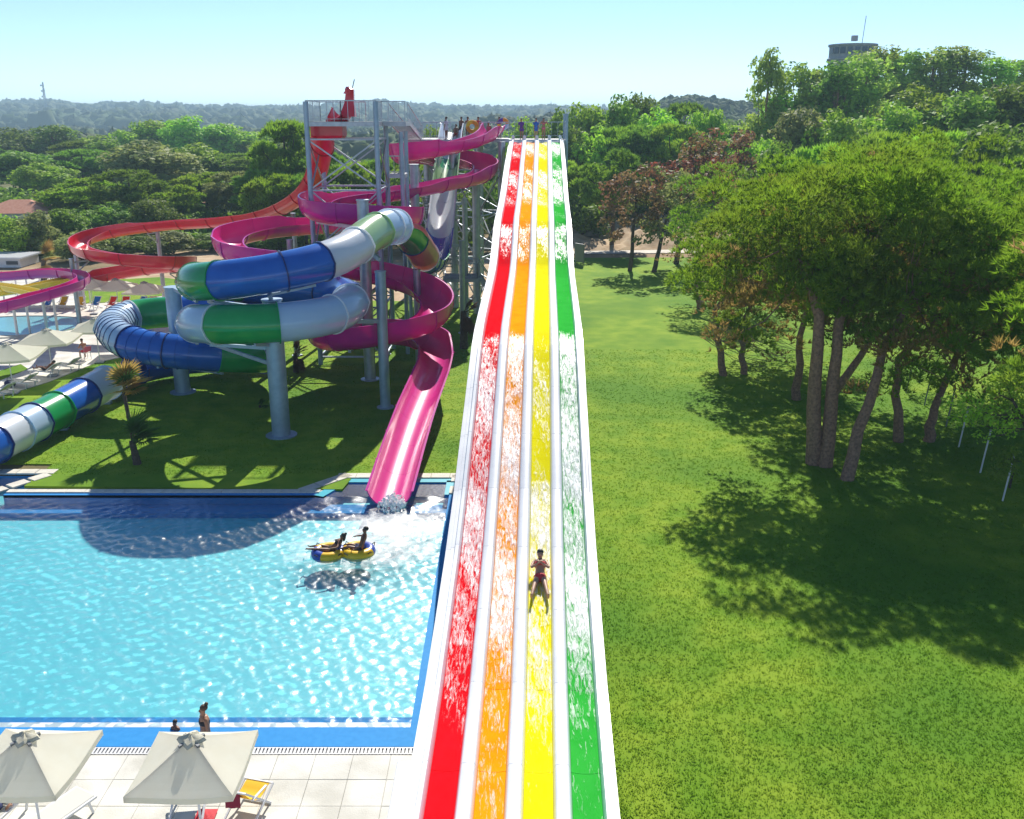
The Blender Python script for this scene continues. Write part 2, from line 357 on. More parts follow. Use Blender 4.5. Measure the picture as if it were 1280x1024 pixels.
# sun terrace on the left
deck_left = [(gp(x, y).x, gp(x, y).y) for x, y in ((-300, 550), (-120, 521), (0, 496), (60, 478), (120, 454), (170, 442), (225, 424), (262, 396), (262, 366), (150, 350), (0, 345), (-300, 345))]
tag(sheet('terrace', deck_left, .02, M['deck'], thick=.1), kind='structure')
for pts in ([(-40, 463), (0, 450), (40, 437), (80, 425), (117, 414), (112, 408), (85, 412), (50, 424), (0, 440), (-40, 452)],
            [(96, 370), (110, 358), (150, 350), (200, 347), (236, 352), (232, 364), (205, 370), (150, 378), (105, 380)],
            [(-60, 500), (0, 476), (35, 462), (26, 456), (-60, 484)]):
    tag(sheet('lawn', [(gp(x, y).x, gp(x, y).y) for x, y in pts], .05, M['lawn'], thick=.05), kind='structure')
for x0 in (38, 82, 126, 170):
    tag(sheet('paving', [(gp(x, y).x, gp(x, y).y) for x, y in ((x0, 396.5), (x0+12, 391), (x0+40, 391), (x0+30, 396.5))], .032, M['path'], thick=.01), kind='structure')
cpt = gp(18, 408)
tag(sheet('wading_pool_floor', oval(cpt.x, cpt.y, 5.8, 3.6), .035, M['poolfloor']), kind='structure')
tag(sheet('wading_pool_water', oval(cpt.x, cpt.y, 5.85, 3.65), .055, M['water']), kind='structure')
m = MB(); o1, o2 = oval(cpt.x, cpt.y, 5.8, 3.6, 40), oval(cpt.x, cpt.y, 6.5, 4.3, 40)
m.rings([[V((*p, z)) for p in o] for o, z in ((o1, .02), (o1, .10), (o2, .10), (o2, .02))])
tag(m.build('wading_pool_edge', M['stone']), kind='structure')
# sandy ground and far path
tag(sheet('sand_yard', [(gp(x, y).x, gp(x, y).y) for x, y in ((150, 322), (330, 306), (560, 300), (625, 330), (620, 372), (560, 388), (430, 380), (262, 362), (150, 348))], .015, M['sand']), kind='structure')
pv = []
for t in np.linspace(0, 1, 16):
    x = -1 + 50*t; y = 108.5 + 2*t*t
    pv += [(x, y, terrain(x, y)+.05), (x, y+2.2, terrain(x, y+2.2)+.05)]
tag(ob('path', npmesh('path', pv, [(2*i, 2*i+2, 2*i+3, 2*i+1) for i in range(15)], M['path'])), kind='structure')
# rough dirt bank behind the path
bx, by = np.linspace(-4, 46, 60), np.linspace(111, 135, 36)
bv = []
for j, y in enumerate(by):
    for i, x in enumerate(bx):
        e = min(1, (y-111)/4)*min(1, (135-y)/5)*min(1, (x+4)/4)*min(1, (46-x)/4)
        bv.append((x, y, terrain(x, y)-.1 + e*(.6+.5*math.sin(x*.7+y*.4)+.3*math.sin(x*1.9-y*1.3)+rnd.uniform(-.12, .12))))
tag(ob('dirt_bank', npmesh('dirt_bank', bv, [(j*60+i, j*60+i+1, (j+1)*60+i+1, (j+1)*60+i) for j in range(35) for i in range(59)], M['sand'], True)), kind='structure')

# pool basin: floor, walls (with far notch under the pink slide and channel at left)
NX0, NX1, NY = -7.25, -2.75, 37.75
CH0 = gp(30, 600).x                     # the channel of the tube slide
outline = [(PX0, PY0), (PX1, PY0), (PX1, PY1), (NX1, PY1+.25), (NX1, NY), (NX0+.35, NY), (NX0-.3, PY1), (CH0, PY1), (CH0+.9, 38.5), (PX0, 38.5)]
m = MB(); D = -.62
m.rings([[V((*p, z)) for p in outline] for z in (.0, D)]) ; m.f = [f[::-1] for f in m.f]
tag(m.build('pool_wall', M['bluetile']), kind='structure')
tag(sheet('pool_floor', outline, D+.01, M['poolfloor']), kind='structure')
# two blue steps along the far wall and one along the near wall
for nm, pts, z in (('pool_step', [(CH0, PY1-.9), (PX1-.01, PY1-.9), (PX1-.01, PY1-.01), (CH0, PY1-.01)], -.4), ('pool_step', [(PX0, PY0+.01), (PX1-.01, PY0+.01), (PX1-.01, PY0+.55), (PX0, PY0+.55)], -.3), ('pool_step', [(PX0, PY0+.54), (PX1-.01, PY0+.54), (PX1-.01, PY0+1.1), (PX0, PY0+1.1)], -.46)):
    tag(sheet(nm, pts, z, M['bluetile'], thick=.9), kind='structure')
tag(sheet('pool_step', [(PX0, PY0+.005), (PX1-.005, PY0+.005), (PX1-.005, PY0+.3), (PX0, PY0+.3)], -.06, M['white'], thick=.1), kind='structure')
# water: a real rippled surface
WX, WY = np.arange(PX0+8, PX1-.001, .05), np.arange(PY0, PY1, .05)
WX = np.append(WX, PX1); WY = np.append(WY, PY1)
gx, gy = np.meshgrid(WX, WY)
def waves(gx, gy):
    h = np.zeros_like(gx)
    for k in range(90):
        lam = NR.uniform(.16, .6); a = NR.uniform(0, 2*PI); ph = NR.uniform(0, 2*PI)
        amp = .0043*lam**1.1
        h += amp*np.sin((gx*math.cos(a)+gy*math.sin(a))*2*PI/lam + ph)
    return h
hh = waves(gx, gy)*(1 - .75*np.clip((gy-(PY1-1.6))/1.2, 0, 1))
rr = np.hypot(gx-NX0-2.3, (gy-PY1)); hh += .05*np.exp(-(rr/3.0)**2)*np.sin(rr*5)
nxw = len(WX)
jj, ii = np.meshgrid(np.arange(len(WY)-1), np.arange(nxw-1), indexing='ij')
wf = np.stack([jj*nxw+ii, jj*nxw+ii+1, (jj+1)*nxw+ii+1, (jj+1)*nxw+ii], -1).reshape(-1, 4)
pool_water = tag(ob('pool_water', npmesh('pool_water', np.stack([gx, gy, hh-.06], -1).reshape(-1, 3), wf, M['water'], True)), kind='structure')
for pts in ([(NX0-.3, PY1), (PX1, PY1), (NX1, PY1+.25), (NX1, NY), (NX0+.35, NY)], [(PX0, PY1), (CH0, PY1), (CH0+.9, 38.5), (PX0, 38.5)], [(PX0, PY0), (PX0+8, PY0), (PX0+8, PY1), (PX0, PY1)]):
    tag(sheet('pool_water', pts, -.06, M['water']), kind='structure')
# froth in the pool: below the pink slide, round the raft
def froth(cx, cy, rx, ry, z, name='pool_foam', peak=.42, n=60):
    t = np.linspace(-1, 1, n); a, b = np.meshgrid(t, t)
    X, Y_ = cx+a*rx, cy+b*ry
    X = np.clip(X, PX0, PX1-.02); Y_ = np.clip(Y_, PY0, PY1-.02)
    hz = .02*np.sin(X*3.1)*np.sin(Y_*2.7)
    me = npmesh(name, np.stack([X, Y_, hz+z], -1).reshape(-1, 3), [(j*n+i, j*n+i+1, (j+1)*n+i+1, (j+1)*n+i) for j in range(n-1) for i in range(n-1)], M['poolfoam'], True)
    at = me.attributes.new('foam', 'FLOAT', 'POINT'); r2 = np.clip(1-(a*a+b*b), 0, 1)
    at.data.foreach_set('value', (peak*r2 - .35*(1-r2)).astype(np.float32).ravel())
    return tag(ob(name, me), kind='stuff')
rp_ = gp(428, 690); froth(rp_.x+.6, rp_.y+.3, 4.2, 2.6, .0)
jp = gp(488, 640); froth(jp.x, jp.y-1.3, 2.6, 2.2, .005, peak=.5)
froth(rp_.x+2.2, rp_.y+2.2, 3.0, 3.0, -.004, peak=.36)

# pool rim: blue band, coping slabs, drain grate, near paving slabs
def band(name, x0, y0, x1, y1, z, mt, thick=.12, parent=None):
    return tag(sheet(name, [(x0, y0), (x1, y0), (x1, y1), (x0, y1)], z, mt, parent, thick), kind=None if parent else 'structure')
band('pool_rim', PX0, PY0-.78, PX1, PY0, .012, M['bluetile'])
band('pool_rim', PX1, PY0-.78, PX1+.52, PY1+.3, .012, M['bluetile'])
band('pool_rim', CH0, PY1, NX0-.3, PY1+.22, .012, M['bluetile'])
m = MB()
for a, b in (((NX0-.3, PY1), (NX0+.35, NY)), ((NX0+.35, NY), (NX1, NY)), ((NX1, NY), (NX1, PY1+.25))):
    d = (V((*b, 0))-V((*a, 0))).normalized(); n = V((-d.y, d.x, 0)); q = [V((*a, 0)), V((*b, 0))]
    m.add([q[0]-d*.2+V((0,0,.014)), q[1]+d*.2+V((0,0,.014)), q[1]+d*.2+n*.42+V((0,0,.014)), q[0]-d*.2+n*.42+V((0,0,.014))], [(0,1,2,3)])
tag(m.build('pool_rim', mat('turquoise_tile', (.04,.42,.52), .3)), kind='structure')
edge = tag(band('pool_edge', PX1+.50, 15, PX1+1.35, PY1+.4, .0, M['stone'], .3), kind='structure')
def slab_mesh(w, l, h=.05): m_ = MB(); m_.box((0,0,0), (w-.012, l-.012, h), bev=.008); return m_.mesh('slab', M['stone'])
sl1 = slab_mesh(.4, .62)
for k in range(26):
    for i in range(2): ob('slab', sl1, edge, (PX1+.72+.41*i, PY0-.5+.62*k, .005+rnd.uniform(-.004, .004)))
# far coping of white stone slabs
edge2 = tag(band('pool_coping', CH0, PY1+.2, NX0-.2, PY1+.56, .0, M['stone'], .3), kind='structure')
sl2 = slab_mesh(.8, .34, .08)
k = CH0+.4
while k < NX0-.6: ob('slab', sl2, edge2, (k, PY1+.38, .02)); k += .8
sl3 = slab_mesh(.8, .55, .07)
for a, b in (((NX0-1.1, PY1+.75), (NX0+.0, NY+.55)), ((NX0+.2, NY+.7), (NX1+.5, NY+.7)), ((NX1+.45, NY+.4), (NX1+.45, PY1+.5)), ((CH0-.5, PY1+.45), (CH0+.55, 38.3)), ((CH0+.55, 38.95), (CH0-6, 38.95))):
    d = V((*b, 0))-V((*a, 0)); n = max(2, int(d.length/.8)+1)
    for i in range(n):
        p = V((*a, 0)) + d*(i/(n-1)); o = ob('slab', sl3, edge2, (p.x, p.y, .022+.003*(i % 2))); o.rotation_euler.z = math.atan2(d.y, d.x)
# drain grate
g_ = tag(band('drain_channel', PX0, PY0-1.08, PX1+.45, PY0-.79, -.02, M['grey'], .1), kind='structure')
gm = MB()
for i in range(9): gm.box((-.36+.09*i, 0, 0), (.05, .26, .03))
gm.box((0, .115, 0), (.8, .03, .028)); gm.box((0, -.115, 0), (.8, .03, .028))
gme = gm.mesh('grate', M['whitemetal'])
for i in range(22): ob('grate', gme, g_, (PX1+.1-.81*i, PY0-.935, .0))
# near paving
nd = tag(band('pool_deck', PX0, 2, PX1+.6, PY0-1.09, -.01, M['stone'], .2), kind='structure')
sl4 = MB(); sl4.box((0,0,0), (.894, .894, .04), bev=.008); sl4 = sl4.mesh('paving_slab', M['deck'])
for i in range(16):
    for j in range(7): ob('paving_slab', sl4, nd, (PX1+.1-.9*i, PY0-1.56-.9*j, .006+rnd.uniform(-.004, .004)))
# white plinth beside the slide runout with a grey grille
pl = tag(MB().box((-1.9, 16.6, .09), (1.6, 5.2, .18), bev=.03).build('slide_plinth', M['white']), kind='structure')
gm = MB()
for i in range(20): gm.box((-2.05, 17.9-.12*i, .19), (.4, .06, .02))
ob('grille', gm.mesh('grille', M['grate']), pl)

# far hills with their woods
def ridge_z(x, y, Yd): return CAM_H + Yd*math.tan(math.radians(0)) + (pix(x, y, Y=Yd).z - CAM_H)
def hill(name, prof, Yd, Yn, mt):
    pts = [pix(x, y, Y=Yd) for x, y in prof]
    m_ = MB(); rows = []
    for k, (f, zz) in enumerate(((0, 0), (.3, .34), (.6, .66), (.85, .9), (1, 1), (1.25, .85), (1.8, .3))):
        rows.append([V((p.x*(Yn+(Yd-Yn)*f)/Yd*1.0, Yn+(Yd-Yn)*f, p.z*zz - 1.0)) for p in pts])
    m_.rings(rows, closed=False)
    tag(m_.build(name, mt, smooth=2), kind='structure'); return rows
hp1 = [(-500, 120), (-200, 128), (-60, 126), (0, 133), (60, 131), (100, 137), (150, 134), (200, 136), (260, 138), (340, 139), (420, 136), (480, 132), (560, 138), (650, 139.5), (700, 138), (800, 141), (860, 140), (1000, 143), (1400, 140), (1800, 140)]
R1 = hill('hills', hp1, 2400, 1000, M['farwood'])
hp2 = [(600, 152), (700, 148), (790, 140), (830, 130), (860, 123), (900, 127), (935, 132), (970, 134), (1040, 140), (1200, 148), (1500, 150)]
R2 = hill('hills', hp2, 620, 330, M['farwood'])
ico = None
def blobs(name, rows, n, r0, r1, yr):
    """tree crowns of the far wood: lumpy low shapes sunk into the slope, one mass"""
    m_ = MB(); m_.ell((0,0,0), (1,1,1), 9, 6); bvv = np.array(m_.v); bff = np.array(m_.f)
    VV, FF = [], []
    nr = len(rows)
    for k in range(n):
        a = NR.uniform(.3, 4.25); i = int(a); f = a-i; b_ = NR.uniform(0, len(rows[0])-1.001); jx = int(b_); g = b_-jx
        p = (rows[i][jx]*(1-f)+rows[i+1][jx]*f)*(1-g) + (rows[i][jx+1]*(1-f)+rows[i+1][jx+1]*f)*g
        r = NR.uniform(r0, r1); 
        vv = bvv*(1+NR.normal(0, .2, (len(bvv), 1)))*np.array([r*NR.uniform(.8, 1.5), r, r*NR.uniform(.55, 1.0)]) + np.array(p) + np.array([0, 0, r*.2])
        VV.append(vv); FF.append(bff + k*len(bvv))
    return tag(ob(name, npmesh(name, np.concatenate(VV), np.concatenate(FF), M['farwood'], False)), 'blue green woods covering the far hills', 'woods', kind='stuff')
blobs('hill_woods', R1, 3000, 7, 14, None)
blobs('hill_woods', [[V((x*(y/330), y, 1.5)) for x in range(-260, 60, 20)] for y in (290, 420, 560, 720, 900, 1000)], 1600, 3.5, 6.5, None)
blobs('hill_woods', R2, 500, 2.5, 4.5, None)

# grass blades: fine relief of the mown lawn, denser near the camera
def in_poly(x, y, poly):
    c = np.zeros_like(x, dtype=bool); n = len(poly)
    for i in range(n):
        (x1, y1), (x2, y2) = poly[i], poly[(i+1) % n]
        k = ((y1 > y) != (y2 > y)) & (x < (x2-x1)*(y-y1)/(y2-y1+1e-12)+x1); c ^= k
    return c
def blades(n, xr, yr, keep, hgt, wid, nb=3):
    u = NR.uniform(0, 1, n)
    y = yr[0]*yr[1]/(yr[1]-u*(yr[1]-yr[0]))         # density falls with distance squared
    x = NR.uniform(*xr, n); k = keep(x, y); x, y = x[k], y[k]; n = len(x)
    z = np.array([terrain(a, b) for a, b in zip(x, y)])+.02
    VV = []
    for b in range(nb):
        th = NR.uniform(0, 2*PI, n); ln = NR.uniform(.2, .8, n)*hgt; h = hgt*NR.uniform(.6, 1.2, n); ph = NR.uniform(0, PI, n); w = wid*(1+y/40)
        bx_, by_ = x+NR.normal(0, .03, n), y+NR.normal(0, .03, n)
        VV.append(np.stack([np.stack([bx_-w*np.cos(ph), by_-w*np.sin(ph), z], -1), np.stack([bx_+w*np.cos(ph), by_+w*np.sin(ph), z], -1), np.stack([bx_+ln*np.cos(th), by_+ln*np.sin(th), z+h], -1)], 1))
    vv = np.concatenate(VV).reshape(-1, 3)
    return vv
vv = np.concatenate([blades(130000, (2.2, 30), (12, 62), lambda x, y: x < .62*y+4, .036, .013), blades(30000, (-26, 1.5), (38.6, 76), lambda x, y: in_poly(x, y, lawn_left), .045, .014)])
tag(ob('grass', npmesh('grass', vv, np.arange(len(vv)).reshape(-1, 3), M['grass'])), 'short mown green grass of the lawns beside the slides', 'grass', kind='stuff')
# ------------------------------------------------------------------ four lane racing slide
AX0, AXS = .025, .0308                                   # axis: x = AX0 + AXS*(Y-16.6)
PITCHL = 1.04
ctrl = [(6, .45), (12, .5), (16.6, .62), (20.7, .95), (23.3, 1.38), (26.3, 1.95), (29.3, 2.75), (31.5, 3.5), (34, 4.3), (36, 5.0), (38, 5.65), (40, 6.02), (43, 6.25), (46, 6.45), (50, 6.7), (52, 7.0), (54, 7.6), (56, 8.3), (58, 8.8), (61, 9.1), (65, 9.55), (68, 10.1), (71, 10.75), (75, 11.5), (79, 12.1), (82, 12.65), (85, 12.85)]
fy = np.arange(5, 86, .1); fz = np.interp(fy, *zip(*ctrl)); ker = np.hanning(13); ker /= ker.sum(); fz = np.convolve(np.pad(fz, 6, mode='edge'), ker, 'valid')
def sz(Y): return float(np.interp(Y, fy, fz))
def spt(u, Y, w):
    a = math.atan(AXS); s = (sz(Y+.15)-sz(Y-.15))/.3; n = math.hypot(1, s)
    return V((AX0+AXS*(Y-16.6) + u*math.cos(a), Y - u*math.sin(a) - w*s/n, sz(Y) + w/n))
slide = empty('racing_slide', (AX0, 16.6, 0), 'four lane racing water slide in red, orange, yellow and green with white dividers', 'water slide')
def sweep_slide(name, prof, y0, y1, mt, parent, step=.3):
    m_ = MB(); n = max(2, int((y1-y0)/step)+1)
    m_.rings([[spt(u, y0+(y1-y0)*k/(n-1), w) for u, w in prof] for k in range(n)], caps=True)
    return m_.build(name, mt, parent, smooth=True)
ybreaks = [9.5]
while ybreaks[-1] < 81: ybreaks.append(ybreaks[-1]+2.85)
ybreaks.append(83.6)
lanes = (('red', -1.5), ('orange', -.5), ('yellow', .5), ('green', 1.5))
def fl(Y, lane):
    base = np.interp(Y, [9, 18.5, 20.5, 23, 26, 30, 36, 39, 40.2, 52, 53.2, 56.5, 58, 62, 63.5, 72, 73, 76, 77.5, 84], [-.10, -.08, .02, .1, .12, .13, .12, .10, -.2, -.22, .0, .09, -.16, -.14, .02, .04, -.12, -.1, .02, .04])
    off = {'red': -.02, 'orange': .005, 'yellow': -.015, 'green': .035}[lane]
    if lane == 'yellow' and 30 < Y < 39.5: off -= .12
    if lane == 'red' and Y < 22.5: off -= .06
    if lane == 'green' and Y < 19.5: off -= .08
    return float(base + off)
HU = .315
for nm, c in lanes:
    uc = c*PITCHL
    prof = [(uc+u, .035*(u/HU)**2) for u in np.linspace(-HU, HU, 7)] + [(uc+HU, -.06), (uc-HU, -.06)]
    ln = tag(sweep_slide('lane', [(a, b) for a, b in prof], ybreaks[0], ybreaks[1]-.012, M['l'+nm], slide), label=nm+' lane of the racing slide')
    for a, b in zip(ybreaks[1:-1], ybreaks[2:]):
        sweep_slide('lane_segment', prof, a+.006, b-.006, M['l'+nm], ln)
    # running water with froth
    yy = np.arange(9.6, 83.5, .12); uu = np.linspace(-HU+.01, HU-.01, 7); vv, at = [], []
    for Y in yy:
        for u in uu:
            f = fl(Y, nm); b = .012*math.sin(Y*4.1+u*7+uc)*math.sin(Y*1.7+3*uc)
            vv.append(spt(uc+u, Y, .035*(u/HU)**2+.02+max(0, b)*(1 if f > 0 else .3))); at.append(f + .05*math.sin(Y*.9+uc*3+u*2)+.03*math.sin(Y*2.3+u*9+uc))
    me = npmesh('running_water', vv, [(j*7+i, j*7+i+1, (j+1)*7+i+1, (j+1)*7+i) for j in range(len(yy)-1) for i in range(6)], M['slidefoam'], True)
    a_ = me.attributes.new('foam', 'FLOAT', 'POINT'); a_.data.foreach_set('value', np.array(at, dtype=np.float32))
    w_ = ob('running_water', me, ln); w_['kind'] = 'stuff'
dp = [(-.2, -.06), (-.2, .05), (-.165, .2), (-.14, .24), (-.12, .25), (.12, .25), (.14, .24), (.165, .2), (.2, .05), (.2, -.06)]
rails = [[(uc+u, w) for u, w in dp] for uc in (-PITCHL, 0, PITCHL)]
rails.append([(1.56+HU+d, w) for d, w in ((.005, -.06), (.005, .05), (.04, .26), (.06, .3), (.14, .3), (.16, .27), (.17, .14), (.24, .14), (.255, .2), (.33, .2), (.34, .16), (.34, -.1))])
rails.append([(-1.56-HU-d, w) for d, w in ((.005, -.06), (.005, .05), (.04, .26), (.06, .3), (.16, .3), (.18, .27), (.19, .17), (.3, .17), (.315, .1), (.46, .1), (.47, .06), (.47, -.1))][::-1])
for k, pr in enumerate(rails):
    dv = sweep_slide('divider' if k < 3 else 'side_wall', pr, ybreaks[0], ybreaks[1]-.012, M['white'], slide)
    for a, b in zip(ybreaks[1:-1], ybreaks[2:]):
        sweep_slide('divider_segment' if k < 3 else 'wall_segment', pr, a+.006, b-.006, M['white'], dv)
# head of the slide: rounded noses of the dividers and the start tub
for u in (-2.0, -PITCHL, 0, PITCHL, 1.95):
    p = spt(u, 83.6, 0); MB().box((p.x, p.y+.1, p.z+.3), (.24, .5, .62), bev=.09).build('start_post', M['white'], slide, smooth=True)
p = spt(0, 84.1, 0); MB().box((p.x, p.y+.25, p.z-.12), (4.3, 1.0, .3), bev=.05).build('start_sill', M['white'], slide)
for Y in (35.5, 42, 48.5, 55, 61.5, 68, 74.5, 81):
    a, b = spt(-1.95, Y, -.14), spt(1.95, Y, -.14)
    MB().bar(a, b, .16, .2).build('crossbeam', M['steel'], slide)
    for q in (spt(-1.7, Y, -.22), spt(1.7, Y, -.22)):
        MB().cyl((q.x, q.y, -.1), q, .13, 12).build('support_column', M['steel'], slide, smooth=True)
    if sz(Y) > 6:
        a, b = spt(-1.7, Y, -.3), spt(1.7, Y, -.3)
        MB().bar(a, (b.x, b.y, b.z-4.5), .07).build('brace', M['steel'], slide); MB().bar(b+V((0,.1,0)), (a.x, a.y+.1, a.z-4.5), .07).build('brace', M['steel'], slide)

# ------------------------------------------------------------------ flumes and tubes swept along curves
def catmull(P, step):
    P = [P[0]*2-P[1]] + P + [P[-1]*2-P[-2]]; out = []
    for i in range(1, len(P)-2):
        p0, p1, p2, p3 = P[i-1:i+3]
        n = max(2, int((p2-p1).length/.12))
        for k in range(n):
            t = k/n; out.append((i-1+t, .5*((2*p1)+(p2-p0)*t+(2*p0-5*p1+4*p2-p3)*t*t+(3*p1-p0-3*p2+p3)*t**3)))
    out.append((len(P)-3., P[-2]))
    S = [0]
    for a, b in zip(out, out[1:]): S.append(S[-1]+(b[1]-a[1]).length)
    n = max(2, int(round(S[-1]/step))); res = []
    tt = np.interp(np.linspace(0, S[-1], n+1), S, [o[0] for o in out])
    C = [np.interp(np.linspace(0, S[-1], n+1), S, [o[1][k] for o in out]) for k in range(3)]
    return [V((C[0][i], C[1][i], C[2][i])) for i in range(n+1)], tt
class Path:
    def __init__(s, ctl, step=.3):
        s.p, s.t = catmull([V(c) for c in ctl], step); s.step = step; n = len(s.p)
        s.T = [(s.p[min(i+1, n-1)]-s.p[max(i-1, 0)]).normalized() for i in range(n)]
        s.S, s.N = [], []
        for t in s.T:
            sd_ = t.cross(V((0,0,1))); sd_.normalize(); s.S.append(sd_); s.N.append(sd_.cross(t))
        ang = np.unwrap([math.atan2(t.y, t.x) for t in s.T]); k = np.gradient(ang)/step
        kk = np.hanning(11); s.k = np.convolve(np.pad(k, 5, mode='edge'), kk/kk.sum(), 'valid')
    def at(s, i, a, b): return s.p[i] + s.S[i]*a + s.N[i]*b
def ring_mesh(path, i0, i1, profs, mts, nmat, e0=.008):
    """profs(i) -> closed list of (side, up); nmat faces get slot 0, the others slot 1"""
    m_ = MB(); R = []
    for i in range(i0, i1+1):
        R.append([path.at(i, a, b) for a, b in profs(i)])
    if e0:
        R[0] = [p + path.T[i0]*e0 for p in R[0]]; R[-1] = [p - path.T[i1]*e0 for p in R[-1]]
    n = len(R[0]); vs_ = [p for r in R for p in r]
    m_.add(vs_, [])
    for i in range(len(R)-1):
        for k in range(n):
            m_.f.append([i*n+k, (i+1)*n+k, (i+1)*n+(k+1) % n, i*n+(k+1) % n]); m_.mi.append(0 if k < nmat else 1)
    h = n//2                                              # end faces of the shell, inner against outer points
    for b in (0, (len(R)-1)*n):
        for k in range(h-1 if n % 2 == 0 else h):
            q = [b+k, b+k+1, b+n-2-k, b+n-1-k]
            m_.f.append(q); m_.mi.append(1)
    return m_
def flume_prof(path, r, th=.045, ext=.55, lip=.09, base=0., full=80):
    na = 13
    def f(i):
        k = path.k[i]; e = ext*min(1, abs(k)/.16)
        eL = base + (e if k < 0 else 0); eR = base + (e if k > 0 else 0)      # k>0 turns left: outer wall on the right
        A = np.radians(np.linspace(-full, full, na))
        inn = [(-r*math.sin(math.radians(full))-.02, r*(1-math.cos(math.radians(full)))+eL+.02)] + [(r*math.sin(a), r-r*math.cos(a)) for a in A] + [(r*math.sin(math.radians(full))+.02, r*(1-math.cos(math.radians(full)))+eR+.02)]
        out_ = [(inn[0][0]-lip, inn[0][1])] + [((r+th)*math.sin(a), r-(r+th)*math.cos(a)) for a in A] + [(inn[-1][0]+lip, inn[-1][1])]
        return inn + out_[::-1]
    return f, na+1
def tube_prof(r, th=.04, n=28):
    pr = []
    for k in range(n+1):
        a = 2*PI*k/n - PI/2
        rr_ = r-th
        pr.append((rr_*math.cos(a), r+rr_*math.sin(a)))
    outp = []
    for k in range(n+1):
        a = 2*PI*k/n - PI/2
        rr_ = r + (.05 if k in (n//4, 3*n//4) else 0)
        outp.append((rr_*math.cos(a), r+rr_*math.sin(a)))
    return (lambda i: pr + outp[::-1]), n
def flange(path, i, prof, parent, mt, thing, w=.05, grow=.055, nmat=0):
    i0 = max(0, min(i, len(path.p)-1)); P = prof(i0); n = len(P); h = n//2
    cx = sum(a for a, b in P)/n; cy = sum(b for a, b in P)/n
    m_ = MB(); o_ = P[h:]                                 # outer half of the closed profile
    ring = []
    for d in (-w/2, w/2):
        base = [path.at(i0, a, b)+path.T[i0]*d for a, b in o_]
        out_ = [path.at(i0, cx+(a-cx)*(1+grow/max(.2, math.hypot(a-cx, b-cy))), cy+(b-cy)*(1+grow/max(.2, math.hypot(a-cx, b-cy))))+path.T[i0]*d for a, b in o_]
        ring.append((base, out_))
    m_.rings([ring[0][0], ring[0][1], ring[1][1], ring[1][0]], closed=False)
    return m_.build('flange', mt, parent, smooth=True)
def run_flume(thing, path, prof, nm, mts, seg=2.4, i0=0, i1=None, colour=None, name='segment', fl_mat=None, close=None):
    i1 = len(path.p)-1 if i1 is None else i1; k = max(2, int(round(seg/path.step))); i = i0; j = 0
    while i < i1:
        e = min(i+k, i1)
        if i1-e < k*.4: e = i1
        mm = colour(i, j) if colour else mts
        s_ = ring_mesh(path, i, e, prof, mm, nm).build(name, list(mm), thing, smooth=True)
        flange(path, i, prof, s_, fl_mat or mm[1], thing)
        i = e; j += 1
def column(thing, x, y, z1, r, mt, cap=True, n=16):
    g0 = terrain(x, y)
    o = MB().cyl((x, y, g0-.1), (x, y, z1), r, n).build('support_column', mt, thing, smooth=True)
    MB().cyl((x, y, g0), (x, y, g0+.08), r*1.7, n).build('base_plate', mt, thing, smooth=True)
    if cap: MB().cyl((x, y, z1), (x, y, z1+.06), r*1.12, n).build('column_cap', mt, thing, smooth=True)
    return o
def arm(thing, a, b, mt, w=.14, h=.2): return MB().bar(a, b, w, h).build('bracket', mt, thing)

# pink spiral flume: from the starting platform down to the pool
PP = [(618, 168, 81.5), (604, 180, 78), (560, 193, 74), (520, 200, 72), (503, 203, 73), (506, 204, 76), (540, 206, 79.5), (585, 211, 79), (606, 219, 76), (600, 229, 72.5), (560, 238, 69), (500, 250, 65.5), (430, 259, 61.5), (398, 268, 59.3), (400, 277, 57.2), (440, 282, 56.5), (490, 285, 57.5), (512, 286, 60), (500, 288, 63.5), (440, 290, 66), (350, 296, 65), (300, 306, 62.5), (286, 318, 59.5), (300, 330, 57), (350, 339, 56.2), (420, 346, 56.8), (480, 358, 57.4), (522, 372, 56.8), (545, 391, 54.5), (540, 411, 51.8), (505, 425, 50.4), (450, 435, 50.0), (412, 437, 51.2), (410, 432, 53.8), (450, 429, 55.6), (505, 431, 55.6), (538, 440, 53.8), (545, 458, 50.5), (538, 484, 47.2), (522, 525, 42.8), (506, 574, 39.1), (488, 634, 35.3)]
PC = [pix(x, y, Y=Y) for x, y, Y in PP]
for i in range(1, len(PC)): PC[i].z = min(PC[i].z, PC[i-1].z-.06)     # water only runs down
PC[-1].z = max(PC[-1].z, -.25)
pinkp = Path(PC, .28)
pink = empty('spiral_slide', (PC[-1].x, PC[-1].y, 0), 'bright pink open spiral water slide that ends in the big pool', 'water slide')
pf, pn = flume_prof(pinkp, .86, ext=.55, base=.02)
run_flume(pink, pinkp, pf, pn, (M['pink'], M['magenta']), 2.5, fl_mat=M['magenta'])
for x, y, ztop, r in ((463, 475, 10.3, .33), ):
    g0 = gp(x, y); column(pink, g0.x, g0.y, ztop, r, M['steel'])
c2 = pix(521, 330, Y=66); column(pink, c2.x, 66, 11.7, .3, M['steel'])
c3 = pix(364, 330, Y=60.3); column(pink, c3.x, 60.3, 7.4, .2, M['steel'])
for x, Yc, zt in ((404, 64.5, 6.5), (480, 60.6, 4.4), (340, 61, 5.6)):
    q = pix(x, 330, Y=Yc); column(pink, q.x, Yc, zt, .14, M['steel'])
mc = gp(463, 475)
def near(path, z0, z1, x, y, n=8):
    idx = [i for i, p in enumerate(path.p) if z0 <= p.z <= z1]
    return idx
